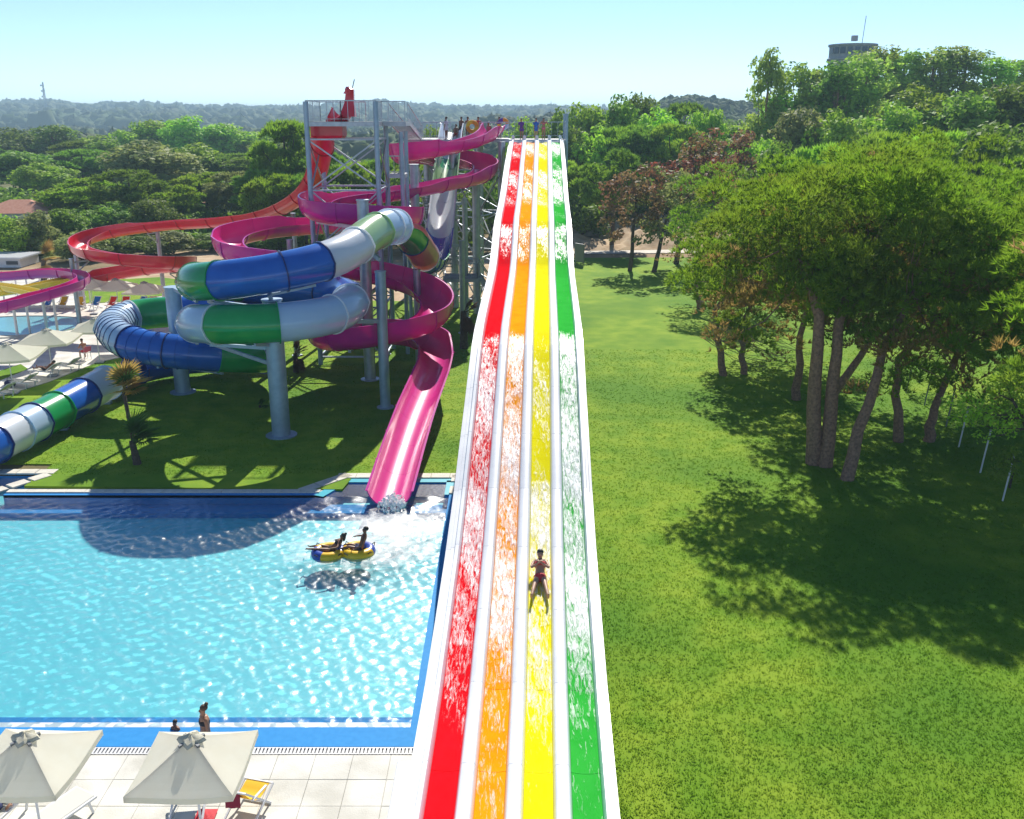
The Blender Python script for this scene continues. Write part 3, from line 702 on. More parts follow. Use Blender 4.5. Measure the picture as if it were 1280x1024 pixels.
for zc in (9.4, 8.55, 7.4, 6.2, 4.6, 3.3, 2.6):
    cand = [(math.hypot(p.x-mc.x, p.y-mc.y), i) for i, p in enumerate(pinkp.p) if abs(p.z-zc) < .5]
    if cand:
        d, i = min(cand); p = pinkp.p[i]
        if d > .5: arm(pink, (mc.x, mc.y, p.z-.15), (p.x, p.y, p.z-.1), M['steel'])
for zc, cx, cy in ((11.2, c2.x, 66), (10.0, c2.x, 66), (7.1, c3.x, 60.3)):
    d, i = min((math.hypot(p.x-cx, p.y-cy)+abs(p.z-zc), i) for i, p in enumerate(pinkp.p)); p = pinkp.p[i]
    arm(pink, (cx, cy, p.z-.15), (p.x, p.y, p.z-.1), M['steel'])
# water running in the last straight of the pink slide and its splash
i0 = len(pinkp.p)-46; vv, at = [], []
for i in range(i0, len(pinkp.p)):
    for a in np.linspace(-24, 24, 7):
        q = pinkp.at(i, .84*math.sin(math.radians(a)), .86-.84*math.cos(math.radians(a))); vv.append(q); at.append(.0 - abs(a-9)*.012 + .1*max(0, (i-len(pinkp.p)+8)/8))
me = npmesh('running_water', vv, [(j*7+i, j*7+i+1, (j+1)*7+i+1, (j+1)*7+i) for j in range(len(pinkp.p)-i0-1) for i in range(6)], M['slidefoam'], True)
a_ = me.attributes.new('foam', 'FLOAT', 'POINT'); a_.data.foreach_set('value', np.array(at, dtype=np.float32)); ob('running_water', me, pink)['kind'] = 'stuff'
# splash of froth where it enters the pool
e = pinkp.p[-1]; m = MB()
for k in range(240):
    a = rnd.uniform(0, 2*PI); r = rnd.random()**.7*.75; r_ = rnd.uniform(.02, .075)
    m.ell((e.x+.1+r*math.cos(a)*.8, e.y-.1+r*math.sin(a), rnd.random()**2*.5*(1.1-r)+.02), (r_, r_, r_*rnd.uniform(.8, 1.6)), 6, 4)
tag(m.build('splash', mat('splash_water', (.85,.88,.9), .3), smooth=2), 'white splash of water at the mouth of the pink slide', 'splash', kind='stuff')

# red flume of the tall tower
RP = [(432, 146, 61.5), (425, 160, 60.6), (412, 178, 60.5), (404, 204, 61.5), (394, 236, 63.5), (372, 258, 66.5), (335, 274, 70.5), (280, 283, 74.5), (205, 288, 77.5), (140, 297, 78.5), (106, 308, 76.5), (100, 319, 73), (125, 327, 70), (170, 333, 68.8), (215, 336, 69.2), (234, 337, 71.5), (225, 339, 74.5), (185, 343, 76.5), (140, 350, 76), (105, 357, 74.5)]
RC = [pix(x, y, Y=Y) for x, y, Y in RP]
for i in range(1, len(RC)): RC[i].z = min(RC[i].z, RC[i-1].z-.05)
redp = Path(RC, .3)
reds = empty('red_slide', (RC[8].x, RC[8].y, 0), 'red open flume that drops from the tall steel tower and loops left', 'water slide')
rf, rn = flume_prof(redp, .62, ext=.3, base=.05, full=85)
run_flume(reds, redp, rf, rn, (M['red'], M['red']), 3.2, fl_mat=mat('red_flange', (.4,.01,.02), .3))
for i_ in (48, 75, 100, 118, 140, 168, 190):
    if i_ < len(redp.p):
        p = redp.p[i_]; sd_ = redp.S[i_]; q = p + V((sd_.x, sd_.y, 0)).normalized()*1.25
        column(reds, q.x, q.y, p.z+.1, .17, M['steel'])
        arm(reds, (q.x, q.y, p.z-.15), (p.x, p.y, p.z-.1), M['steel'], .1, .12); arm(reds, (q.x, q.y, p.z-1.1), (p.x, p.y, p.z-.16), M['steel'], .08, .08)
# launch hood with its curved fin at the top of the tower
hb = pix(432, 147, Y=60.2)
MB().box(pix(411, 163, Y=60.2), (1.9, 1.6, .85), bev=.12).build('launch_tub', M['red'], reds, smooth=True)
m = MB(); R_ = []
for x, y, w, d in ((435, 146, .95, .9), (436, 137, .75, .75), (437, 128, .55, .6), (437.5, 118, .48, .6), (437, 112, .5, .75), (435, 108.5, .2, .45)):
    p = pix(x, y, Y=60.2)
    R_.append([p + V((a*w/2, b*d/2, 0)) for a, b in ((-1,-.6),(-.4,-1),(.4,-1),(1,-.6),(1,.6),(.4,1),(-.4,1),(-1,.6))])
m.rings(R_, caps=True)
a, b, c_ = pix(430, 117, Y=60.2), pix(437, 108, Y=60.2), pix(438, 119, Y=60.2)
m.add([a+V((0,-.3,0)), b+V((0,-.3,0)), c_+V((0,-.3,0)), a+V((0,.3,0)), b+V((0,.3,0)), c_+V((0,.3,0))], [(0,1,2),(5,4,3),(0,3,4,1),(1,4,5,2),(2,5,3,0)])
m.build('launch_fin', M['red'], reds, smooth=True)
MB().cyl(pix(440.5, 110, Y=60.2), pix(443, 99, Y=60.2), .03, 6).build('lightning_rod', M['darksteel'], reds)

# tube slide: open drop from the platform, then closed tubes in white, green and blue
TP = [(566, 166, 83), (563, 183, 80.5), (560, 210, 77), (556, 246, 73), (552, 285, 69), (548, 318, 65.5), (543, 337, 62.3), (533, 341, 59.3), (522, 327, 56.3), (506, 309, 53.3), (488, 305, 51.3), (465, 315, 49.3), (440, 335, 47), (405, 351, 45.2), (350, 365, 44), (290, 374, 43.8), (258, 376, 44.7), (246, 375, 46.5), (258, 375, 48.5), (300, 377, 50), (370, 381, 50.6), (420, 387, 50), (438, 397, 48), (430, 408, 45.6), (400, 417, 44), (350, 424, 43), (290, 428, 42.8), (259, 429, 43.7), (246, 428, 45.6), (258, 426, 47.8), (300, 420, 49.6), (340, 416, 51.4), (340, 411, 53.4), (300, 408, 54.8), (250, 408, 55.6), (195, 410, 55.8), (158, 417, 54.6), (143, 430, 52.2), (158, 446, 49.8), (195, 457, 48.8), (250, 463, 48.9), (300, 466, 49.9), (330, 466, 51.6), (325, 464, 53.6), (290, 464, 55), (230, 468, 54.8), (180, 476, 53.0), (140, 489, 50.0), (100, 511, 46.6), (50, 543, 42.9), (0, 578, 39.8), (-40, 605, 37.6)]
TC = [pix(x, y, Y=Y) for x, y, Y in TP]
mz = 99
for i in range(len(TC)):
    if i >= 11: TC[i].z = min(TC[i].z, mz-.04)
    if i >= 10: mz = TC[i].z
    if i > 44: TC[i].z = max(TC[i].z, .22)
tubep = Path(TC, .28)
tubes = empty('tube_slide', (TC[14].x, TC[14].y, 0), 'coiled tube water slide with blue, green and white sections', 'water slide')
RT = .9
def idx(t): return int(np.argmin(np.abs(tubep.t-t)))
of, on = flume_prof(tubep, .84, ext=.1, base=.0, full=88)
def c_open(i, j):
    t = tubep.t[i]
    if t < 1.6: c = 'twhite'
    elif t < 2.0: c = 'tgreen'
    elif t < 2.6: c = 'tpale'
    elif t < 4.15: c = 'twhite'
    elif t < 4.95: c = 'tblue'
    elif t < 6.3: c = 'tgreen'
    else: c = 'tblue'
    return (M[c], M[c])
run_flume(tubes, tubep, of, on, None, 1.7, 0, idx(7.3), c_open, fl_mat=M['navy'])
tf, tn = tube_prof(RT)
run_flume(tubes, tubep, tf, tn, None, 3, idx(7.3), idx(8.5), lambda i, j: (M['salmon'], M['salmon']), name='tube_segment', fl_mat=M['twhite'])
run_flume(tubes, tubep, of, on, None, 3, idx(8.5), idx(9.6), lambda i, j: (M['navy'], M['tgreen']), fl_mat=M['navy'])
def c_tube(i, j):
    t = tubep.t[i]
    for lim, c in ((10.1, 'tlight'), (10.65, 'tpale'), (12.9, 'twhite'), (13.9, 'tblue'), (15.3, 'tgreen'), (17.2, 'tlight'), (19, 'tgreen'), (20.6, 'tblue'), (23.6, 'tlight'), (25.0, 'tblue'), (26.3, 'tgreen'), (28.3, 'tlight'), (30, 'tgreen'), (33.2, 'tblue'), (34.4, 'tblue'), (35.7, 'tgreen'), (38.2, 'tlight'), (40.4, 'tblue'), (42, 'tgreen'), (46.2, 'tblue')):
        if t < lim: return (M[c], M[c])
    return (M['tblue'], M['tblue'])
# section joints fall where the colour changes
cuts = [9.6, 10.1, 10.65, 11.7, 12.9, 13.9, 15.3, 17.2, 19, 20.6, 22.2, 23.6, 25.0, 26.3, 28.3, 30, 31.6, 33.2, 34.4, 35.7, 37, 38.2, 39.3, 40.4, 42, 44, 46.2]
for a, b in zip(cuts, cuts[1:]):
    ia, ib = idx(a), idx(b)
    mm = c_tube(ia, 0)
    s_ = ring_mesh(tubep, ia, ib, tf, mm, tn).build('tube_segment', list(mm), tubes, smooth=True)
    flange(tubep, ia, tf, s_, {'tube_white': M['twhite'], 'tube_light_blue': M['twhite']}.get(mm[0].name, M['navy'] if mm[0].name == 'tube_blue' else mm[0]), tubes, .06, .07)
    if 35.7 <= a < 40.4:
        for i in range(ia+2, ib-1, 2): flange(tubep, i, tf, s_, M['navy'] if a < 38 else M['tblue'], tubes, .04, .03)
hf, hn = flume_prof(tubep, RT, ext=.0, base=.0, full=96)
run_flume(tubes, tubep, hf, hn, None, 2.1, idx(46.2), idx(47.1), lambda i, j: (M['tblue'], M['tblue']), fl_mat=M['navy'])
for a, b, cc, fm in ((47.1, 47.9, 'twhite', 'tlight'), (47.9, 48.55, 'tblue', 'navy'), (48.55, 49.05, 'tgreen', 'tgreen'), (49.05, 49.5, 'tlight', 'navy'), (49.5, 50.1, 'twhite', 'tlight'), (50.1, 51, 'tblue', 'navy')):
    ia, ib = idx(a), idx(b)
    s_ = ring_mesh(tubep, ia, ib, tf, (M[cc], M[cc]), tn).build('tube_segment', [M[cc], M[cc]], tubes, smooth=True); flange(tubep, ia, tf, s_, M[fm], tubes, .06, .07)
cm = gp(352, 545); column(tubes, cm.x, cm.y, 6.6, .44, M['bluesteel'])
ca = gp(482, 510); column(tubes, ca.x, ca.y, 7.2, .27, M['bluesteel'])
cb = gp(229, 491); column(tubes, cb.x, cb.y, 5.9, .42, M['bluesteel'])
for t in (13.2, 14.2, 15.6, 18, 19.5, 21, 25.5, 26.8, 29, 30.5):
    p = tubep.p[idx(t)]; arm(tubes, (cm.x, cm.y, p.z-.35), (p.x, p.y, p.z-.06), M['bluesteel'], .12, .16)
for t in (17, 28.2, 36.5, 39, 40.5):
    p = tubep.p[idx(t)]; arm(tubes, (cb.x, cb.y, p.z-.3), (p.x, p.y, p.z-.06), M['bluesteel'], .12, .16)
for t in (11.0, 22.3):
    p = tubep.p[idx(t)]; arm(tubes, (ca.x, ca.y, p.z-.3), (p.x, p.y, p.z-.06), M['bluesteel'], .14, .2)
cs = pix(521, 345, Y=57.2); column(tubes, cs.x, 57.2, pix(521, 338, Y=57.2).z, .22, M['steel'])
for t in (3.2, 4.6):
    p = tubep.p[idx(t)]; column(tubes, p.x+1.5, p.y+.2, p.z+.2, .2, M['steel']); arm(tubes, (p.x+1.5, p.y+.2, p.z-.1), (p.x, p.y, p.z-.08), M['steel'])
for t in (47.2, 48.5):
    p = tubep.p[idx(t)]; MB().box((p.x, p.y, (p.z-.05)/2), (.5, .3, max(.1, p.z-.05))).build('saddle', M['bluesteel'], tubes)
# ------------------------------------------------------------------ steel towers, platforms, stairs
def railing(thing, a, b, h=1.1, gap=.42, mt=None, r=.022, top=.03):
    """one railing panel between two deck points: top rail, mid rail, balusters"""
    mt = mt or M['steel']; a, b = V(a), V(b); up = V((0,0,h)); m_ = MB()
    m_.bar(a+up, b+up, top*2); m_.bar(a+up*.12, b+up*.12, .03)
    L_ = (b-a).length; n = max(1, int(L_/gap))
    for k in range(n+1):
        p = a+(b-a)*k/n; m_.bar(p, p+up, r*2 if k in (0, n) else r*1.3)
    return m_.build('railing', mt, thing)
def strut(thing, a, b, w=.09, name='brace', mt=None): return MB().bar(a, b, w).build(name, mt or M['steel'], thing)
def deckslab(thing, x0, x1, y0, y1, z, name='deck'):
    m_ = MB(); m_.box(((x0+x1)/2, (y0+y1)/2, z-.06), (x1-x0, y1-y0, .1))
    o = m_.build(name, M['grate'], thing)
    for a, b in (((x0, y0), (x1, y0)), ((x1, y0), (x1, y1)), ((x1, y1), (x0, y1)), ((x0, y1), (x0, y0))):
        MB().bar((*a, z-.15), (*b, z-.15), .08, .24).build('edge_beam', M['steel'], thing)
    return o
def stair(thing, a, b, w, n, gap=.5):
    """flight from a (low) to b (high), width w along the horizontal normal"""
    a, b = V(a), V(b); d = b-a; hd = V((d.x, d.y, 0)).normalized(); nn = V((-hd.y, hd.x, 0))*(w/2)
    for s in (-1, 1):
        MB().bar(a+nn*s, b+nn*s, .06, .26).build('stringer', M['steel'], thing)
        railing(thing, a+nn*s+V((0,0,.1)), b+nn*s+V((0,0,.1)), 1.0, gap)
    for k in range(n):
        p = a + d*((k+.5)/n); MB().box(p, (w-.05, .26, .04), rz=math.atan2(hd.y, hd.x)-PI/2).build('step', M['grate'], thing)
def lattice(thing, P, zs, w=.075, alt=False):
    """P corner (x, y) loop; horizontals at zs and crossed diagonals between"""
    n = len(P)
    for k in range(n):
        a, b = P[k], P[(k+1) % n]
        for z in zs: strut(thing, (*a, z), (*b, z), w*1.2, 'beam')
        for z0, z1 in zip(zs, zs[1:]):
            strut(thing, (*a, z0+.05), (*b, z1-.05), w); strut(thing, (a[0]+.04, a[1]+.06, z1-.05), (b[0]+.04, b[1]+.06, z0+.05), w)
# tall tower of the red slide
TYf, TYb, TZ = 58., 62.3, 14.5
tx0, tx1 = pix(383, 150, Y=TYf).x, pix(470, 150, Y=TYf).x
tower = empty('slide_tower', ((tx0+tx1)/2, 60, 0), 'tall square steel lattice tower with railed platform carrying the red slide', 'tower')
cor = [(tx0, TYf), (tx1, TYf), (tx1, TYb), (tx0, TYb)]
for x, y in cor:
    MB().cyl((x, y, -.1), (x, y, TZ+1.1 if y == TYf else TZ), .15, 12).build('support_column', M['bluesteel'], tower, smooth=True)
deckslab(tower, tx0, tx1, TYf, TYb, TZ)
lattice(tower, cor, [.5, 3.6, 7.0, 10.6, 13.5], .08)
xm = (tx0+tx1)/2
for a, b in (((tx0, TYf), (xm, TYf)), ((xm, TYf), (tx1, TYf)), ((tx0, TYf), (tx0, TYb)), ((tx0, TYb), (xm, TYb)), ((xm, TYb), (tx1-1.2, TYb)), ((tx1, TYf), (tx1, TYb-1.6))):
    railing(tower, (*a, TZ), (*b, TZ), 1.15, .35)
# stair from the tower down to the long platform
SX = pix(516, 172, Y=79.6).x; PZ = 13.1
stair(tower, (SX+.1, 79.7, PZ), (tx1+.7, 63.3, TZ), 1.2, 22, 1.6)
sx2 = tx1+1.1
for y in (60.8, 63.5):
    MB().cyl((sx2, y, -.1), (sx2, y, TZ-.6), .13, 12).build('support_column', M['bluesteel'], tower, smooth=True)
deckslab(tower, tx1+.06, sx2+.3, 60.6, 63.2, TZ)
railing(tower, (tx1, 60.6, TZ), (sx2+.3, 60.6, TZ), 1.15, .35)
deckslab(tower, tx1+.25, tx1+1.2, 61.2, 62.6, 11.4, 'landing'); railing(tower, (tx1+.25, 61.2, 11.4), (tx1+1.2, 61.2, 11.4), 1.05, .25)

# long starting platform on big pipes
plat = empty('start_platform', (-3, 80, 0), 'long raised steel starting platform on thick grey pipe columns', 'platform')
PXL, PXR = SX-.6, pix(636, 172, Y=84.4).x
deckslab(plat, PXL, PXL+3.6, 79.8, 86.6, PZ, 'deck')
deckslab(plat, PXL+3.6, PXR, 81.6, 86.6, PZ, 'deck')
PR2 = pix(708, 172, Y=85).x
deckslab(plat, PXR, PR2, 84.7, 88.6, PZ-.1, 'deck')
rl = [((PXL+1.4, 79.8), (PXL+3.6, 79.8)), ((PXL, 79.8), (PXL, 86.5)), ((PXL, 86.5), (PXL+4, 86.5)), ((PXL+4, 86.5), (PXL+8, 86.5)), ((PXL+8, 86.5), (PXR, 86.5)), ((PXR-2.4, 81.7), (PXR, 81.7)), ((PXR, 88.5), (PXR+2.6, 88.5)), ((PXR+2.6, 88.5), (PR2, 88.5)), ((PR2, 84.7), (PR2, 88.5))]
for a, b in rl: railing(plat, (*a, PZ), (*b, PZ), 1.3, .5)
for x, y in ((PR2, 84.6), (PR2, 88.5)):
    MB().cyl((x, y, -.1), (x, y, PZ+2.0), .12, 12).build('support_column', M['bluesteel'], plat, smooth=True)
pipes = [(627, 80.5), (595, 74.5), (567, 77), (540, 84), (508, 82), (535, 80.2), (600, 85.5)]
pc = []
for px, Yc in pipes:
    x = pix(px, 250, Y=Yc).x; pc.append((x, Yc)); MB().cyl((x, Yc, -.1), (x, Yc, PZ-.2 if px not in (595,) else 11.0), .3, 16).build('pipe_column', M['steel'], plat, smooth=True)
lattice(plat, [pc[0], pc[1], pc[2], pc[3]], [1, 4.2, 7.4, 10.6], .08)
lattice(plat, [pc[4], pc[5], pc[2]], [1, 4.5, 8, 11.2], .07)
for a, b in ((pc[0], pc[6]), (pc[6], pc[3])):
    for z in (3, 7, 11): strut(plat, (*a, z), (*b, z), .1, 'beam')
    strut(plat, (*a, 3), (*b, 7)); strut(plat, (*b, 7), (*a, 11))
# access stair tower below: landing, steps, rails
la, lb = pix(556, 343, Y=72).x, pix(598, 343, Y=72).x
deckslab(plat, la, lb, 70.5, 73, 3.4, 'landing')
for a, b in (((la, 70.5), (lb, 70.5)), ((la, 73), (lb, 73)), ((lb, 70.5), (lb, 73))): railing(plat, (*a, 3.4), (*b, 3.4), 1.1, .5)
for x, y in ((la, 70.5), (lb, 70.5), (la, 73), (lb, 73)): MB().bar((x, y, -.1), (x, y, 3.4), .14).build('support_column', M['steel'], plat)
stair(plat, (lb+2.4, 71.5, .1), (lb+.1, 71.5, 3.4), 1.2, 14)
stair(plat, (la-.2, 75.5, 3.4), (la-.2, 80.5, 6.6), 1.2, 14)
deckslab(plat, la-2.2, la+.6, 80.5, 82, 6.6, 'landing')
stair(plat, (la-1.4, 80.5, 6.6), (la-1.4, 75.0, 10), 1.2, 14)
railing(plat, (la-2.2, 82, 6.6), (la+.6, 82, 6.6), 1.1, .4)

# ------------------------------------------------------------------ children's slides on the left
kid = empty('small_slide', (gp(60, 400).x, gp(60, 400).y, 0), 'narrow magenta flume on thin white posts over the wading pool', 'water slide')
kp = Path([pix(x, y, Y=Y) for x, y, Y in ((-60, 402, 55), (0, 391, 57), (40, 380, 59), (80, 369, 61), (100, 361, 63), (105, 355, 66), (95, 350, 69), (60, 347, 71), (0, 351, 72), (-60, 352, 73))], .3)
kf, kn = flume_prof(kp, .36, ext=.05, base=.25, full=88, lip=.04)
run_flume(kid, kp, kf, kn, (M['pink'], mat('magenta_shell', (.5,.012,.30), .3, coat=.3)), 3)
for px, yb, yt in ((22, 421, 386), (38, 418, 382), (107, 386, 363), (58, 412, 378)):
    q = gp(px, yb); z = pix(px, yt, Y=q.y).z; MB().cyl((q.x, q.y, 0), (q.x, q.y, z), .09, 8).build('post', M['whitemetal'], kid)
kid2 = empty('small_slide', (gp(60, 395).x, gp(60, 395).y+3, 0), 'narrow yellow flume crossing behind the magenta children\'s flume', 'water slide')
for pts in (((-40, 375, 66), (20, 367, 67), (70, 357, 69), (102, 351, 71)), ((-30, 360, 64), (15, 365, 62.5), (60, 375, 61.8))):
    yp = Path([pix(x, y, Y=Y) for x, y, Y in pts], .3); yf_, yn_ = flume_prof(yp, .42, ext=0, base=.06, full=80, lip=.05)
    run_flume(kid2, yp, yf_, yn_, (M['yellowp'], M['yellowp']), 3)
for px, Y_, yt in ((52, 69, 362), (65, 66, 364), (15, 66, 372)):
    q = pix(px, yt, Y=Y_); MB().cyl((q.x, q.y, 0), q, .09, 8).build('post', M['whitemetal'], kid2)
kt = gp(14, 400); kt.y += 3
pt_ = empty('play_tower', (kt.x, kt.y, 0), 'small white play platform with dark red panels behind the wading pool', 'play tower')
for i in range(3): MB().box((kt.x-2+i*2.0, kt.y+2, 1.5-.05*i), (1.9, .08, .5)).build('panel', M['cl_red'], pt_)
for i in range(4):
    for j in range(2): MB().bar((kt.x-3+i*2, kt.y+2.06+j*2.2, 0), (kt.x-3+i*2, kt.y+2.06+j*2.2, 2.6), .1).build('post', M['whitemetal'], pt_)
MB().box((kt.x, kt.y+3.2, 1.2), (6.2, 2.3, .1)).build('deck', M['whitemetal'], pt_)

# ------------------------------------------------------------------ parasols, chairs, loungers
def parasol(label, loc, w, h=2.25, apex=.62, rz=0, group=None, sag=.06, tilt=0):
    t = empty('parasol', (0, 0, 0), label, 'parasol', group)
    MB().cyl((0,0,.0), (0,0,h+apex-.05), .028, 10).build('pole', M['whitemetal'], t, smooth=True)
    MB().box((0,0,.06), (.55,.55,.1), bev=.03).build('base', M['concrete'], t)
    A = V((0,0,h+apex)); hw = w/2
    cn = [V((-hw,-hw,h)), V((hw,-hw,h)), V((hw,hw,h)), V((-hw,hw,h))]
    for k in range(4):
        a, b = cn[k], cn[(k+1) % 4]; m_ = MB(); n = 9; g = []
        for j in range(n):
            s = j/(n-1); row = []
            for i in range(n):
                q = a.lerp(b, i/(n-1)); p = A.lerp(q, s) - V((0,0, sag*4*s*(1-s)*.6 + .05*s*math.sin(PI*i/(n-1)) - .012*s*math.sin(7*i/(n-1)+k*2)))
                row.append(p)
            g.append(row)
        for j in range(1, n): 
            if j == 1: m_.add([A]+g[1], [(0, i+1, i+2) for i in range(n-1)])
            else: m_.add(g[j-1]+g[j], [(i, i+n, i+n+1, i+1) for i in range(n-1)])
        drop = [p-V((0,0,.13))*1 for p in g[-1]]; m_.add(g[-1]+drop, [(i, i+n, i+n+1, i+1) for i in range(n-1)])
        m_.build('canopy_panel', M['canvas'], t, smooth=2)
        MB().bar((0,0,h+apex-.07), cn[k]*.99+V((0,0,-.06)), .02, .03).build('rib', M['wood'], t)
    # little vent cap of gathered cloth on top
    m_ = MB(); n = 16; rg = []
    for r, z in ((.24, .0), (.2, .07), (.1, .1), (.02, .15)):
        rg.append([V(((r*(1+.25*math.cos(4*2*PI*k/n)))*math.cos(2*PI*k/n), (r*(1+.25*math.cos(4*2*PI*k/n)))*math.sin(2*PI*k/n), h+apex+z-.11+.02*math.sin(k*2.5))) for k in range(n)])
    m_.rings(rg, caps=True); vc = m_.build('vent_cap', mat('vent_canvas', (.6,.57,.45), .9, (.45,.42,.3), 20) if 'vent_canvas' not in bpy.data.materials else bpy.data.materials['vent_canvas'], t, smooth=True)
    for k in range(4):
        a = PI/4+k*PI/2; MB().box((.22*math.cos(a), .22*math.sin(a), h+apex-.12), (.12, .06, .05), rz=a).build('buckle', M['darksteel'], t)
    place(t, loc, rz); return t
UG = 'white parasols over the terrace on the left'
def ground_from_canopy(x, y, h): p = pix(x, y, Z=h); return V((p.x, p.y, .03))
for lab, x, y, w, rz in (('white parasol behind the reclining man, its pole beside his lounger', 58, 416, 3.0, .12), ('white parasol standing beyond the man on the small chair', 118, 402, 2.6, .2), ('white parasol between the oval lawn and the row of deckchairs, beside another', 144, 353, 2.6, .1), ('white parasol in front of the oval lawn near the tube slide elbow', 180, 357, 2.7, .1), ('white parasol half hidden behind the magenta children\'s flume', 112, 352, 2.6, .2), ('low white parasol above the green elbow of the tube slide', 163, 388, 2.5, .1), ('white parasol tucked against the light blue tube bend', 208, 378, 2.6, .1), ('white parasol shading the dark corner of the curved grass strip', 8, 434, 3.2, .15)):
    parasol(lab, ground_from_canopy(x, y-4, 2.85), w, rz=rz, group=UG)
def deckchair(label, loc, rz, fab, group, frame=None, s=1.0):
    t = empty('deckchair', (0,0,0), label, 'deckchair', group); fr = frame or M['whitemetal']
    for sx in (-.3, .3):
        MB().bar((sx, .42, .02), (sx, -.5, .95), .04).build('frame_rail', fr, t)
        MB().bar((sx*1.1, -.45, .02), (sx*1.1, .55, .42), .04).build('frame_leg', fr, t)
        MB().bar((sx*1.05, -.28, .62), (sx*1.05, .3, .55), .045, .025).build('armrest', fr, t)
    for y, z in ((-.5, .95), (.55, .42), (.42, .03), (-.45, .03)): MB().bar((-.33, y, z), (.33, y, z), .035).build('crossbar', fr, t)
    m_ = MB(); n = 10; rows = []
    for k in range(n+1):
        f = k/n; y = -.5+1.05*f; z = .95-.53*f - .28*math.sin(PI*min(1, f*1.05))
        rows.append([V((-.26, y, z)), V((.26, y, z)), V((.26, y+.004, z-.012)), V((-.26, y+.004, z-.012))])
    m_.rings(rows, caps=True); m_.build('sling', fab, t, smooth=True)
    place(t, loc, rz, s); return t
DG = 'row of coloured deckchairs in front of the oval lawn'
for x, c, lab in ((60, 'blue', 'blue sling deckchair beside the white posts of the magenta flume'), (79, 'yellow', 'yellow sling deckchair next to the blue one by the flume posts'), (101, 'yellow', 'yellow sling deckchair between a yellow and a blue one'), (120, 'blue', 'blue sling deckchair between a yellow and a red one'), (140, 'red', 'red sling deckchair beside a blue one in the row'), (157, 'red', 'red sling deckchair between a red and a blue one'), (177, 'blue', 'blue sling deckchair beside the red pair near the tube slide'), (191, 'yellow', 'yellow sling deckchair at the tube slide end of the row')):
    deckchair(lab, gp(x, 386.5, .03), PI+rnd.uniform(-.2, .2)-.15, M['fab'+c], DG)
def lounger(label, loc, rz, fab, group=None, back=.6):
    t = empty('sun_lounger', (0,0,0), label, 'sun lounger', group); fr = M['whitemetal']
    for sx in (-.32, .32):
        MB().bar((sx, -.75, .33), (sx, 1.15, .33), .05).build('frame_rail', fr, t)
        for y in (-.55, .95): MB().bar((sx, y, .33), (sx, y+.08, 0), .045).build('leg', fr, t)
        MB().bar((sx, -.1, .33), (sx, -.1-.85*math.cos(back), .33+.85*math.sin(back)), .045).build('back_rail', fr, t)
    MB().box((0, .52, .355), (.58, 1.24, .02), bev=.006).build('seat', fab, t)
    MB().box((0, -.1-.42*math.cos(back), .37+.42*math.sin(back)), (.58, .84, .02), rx=-back, bev=.006).build('backrest', fab, t)
    MB().bar((-.34, -.1-.85*math.cos(back), .33+.85*math.sin(back)), (.34, -.1-.85*math.cos(back), .33+.85*math.sin(back)), .04).build('top_bar', fr, t)
    MB().bar((-.34, 1.15, .33), (.34, 1.15, .33), .04).build('foot_bar', fr, t)
    return place(t, loc, rz)
LG = 'white sun loungers along the edge of the terrace'
LNG = lounger('white sun lounger on which the man is reclining', gp(60, 470, .03), 1.25, M['fabwhite'], LG)
for lab, x, y, rz in (('empty white sun lounger between the reclining man and the seated man', 86, 463, 1.2), ('empty white sun lounger with a dark bag at its foot', 30, 484, 1.25), ('white sun lounger at the outer end of the terrace row', 2, 496, 1.25), ('white sun lounger under the light blue tube bend', 205, 428, 1.0)):
    lounger(lab, gp(x, y, .03), rz, M['fabwhite'], LG)
bagp = gp(13, 484, .03)
b_ = empty('bag', (bagp.x, bagp.y, .03), 'dark blue bag on the terrace between two loungers', 'bag')
MB().box(bagp+V((0,0,.2)), (.5, .3, .38), bev=.08).build('body', M['cl_navy'], b_, smooth=True)
MB().tube([bagp+V((-.14,0,.38)), bagp+V((-.1,0,.55)), bagp+V((.1,0,.55)), bagp+V((.14,0,.38))], .018, 6).build('handle', M['cl_navy'], b_)
# small pink chair of the seated man
sp = gp(108, 449, .03)
ch = empty('chair', (0,0,0), 'white metal chair with a pink towel beside the seated man', 'chair')
for sx in (-.22, .22):
    for sy in (-.2, .22): MB().bar((sx, sy, 0), (sx*.95, sy, .43), .03).build('leg', M['whitemetal'], ch)
    MB().bar((sx*.95, -.2, .43), (sx*.95, -.32, .88), .03).build('back_post', M['whitemetal'], ch)
MB().box((0, 0, .44), (.46, .46, .035), bev=.01).build('seat', M['fabwhite'], ch)
MB().box((0, -.3, .7), (.46, .03, .34), rx=.25, bev=.01).build('backrest', M['cl_pinkish'], ch)
place(ch, sp, .9)

# near parasols with their chairs, at the bottom of the photograph
for lab, x, y in (('cream square parasol above the blue and yellow deckchairs by the pool', 239, 921), ('cream square parasol by the pool over the white lounger', 31, 919)):
    p = pix(x, y, Z=2.82); parasol(lab, (p.x, p.y, .03), 2.08, h=2.2, apex=.62, rz=.02 if x > 100 else -.03)
c1 = pix(222, 991, Z=.95); deckchair('blue sling deckchair under the cream parasol at the pool edge', (c1.x, c1.y+.5, .03), .12, M['fabblue'], None, s=1.05)
c2_ = pix(297, 993, Z=.95); deckchair('yellow sling deckchair beside the cream parasol pole at the pool edge', (c2_.x, c2_.y+.5, .03), -.25, M['fabyellow'], None, s=1.05)
lp = pix(72, 1012, Z=.4); lounger('white sun lounger under the cream parasol by the pool', (lp.x-.2, lp.y-.4, .03), -.5, M['fabwhite'], None)
tw = pix(255, 1010, Z=.3); o = empty('towel', (tw.x, tw.y, .03), 'crumpled red towel on the paving between the blue and yellow deckchairs', 'towel')
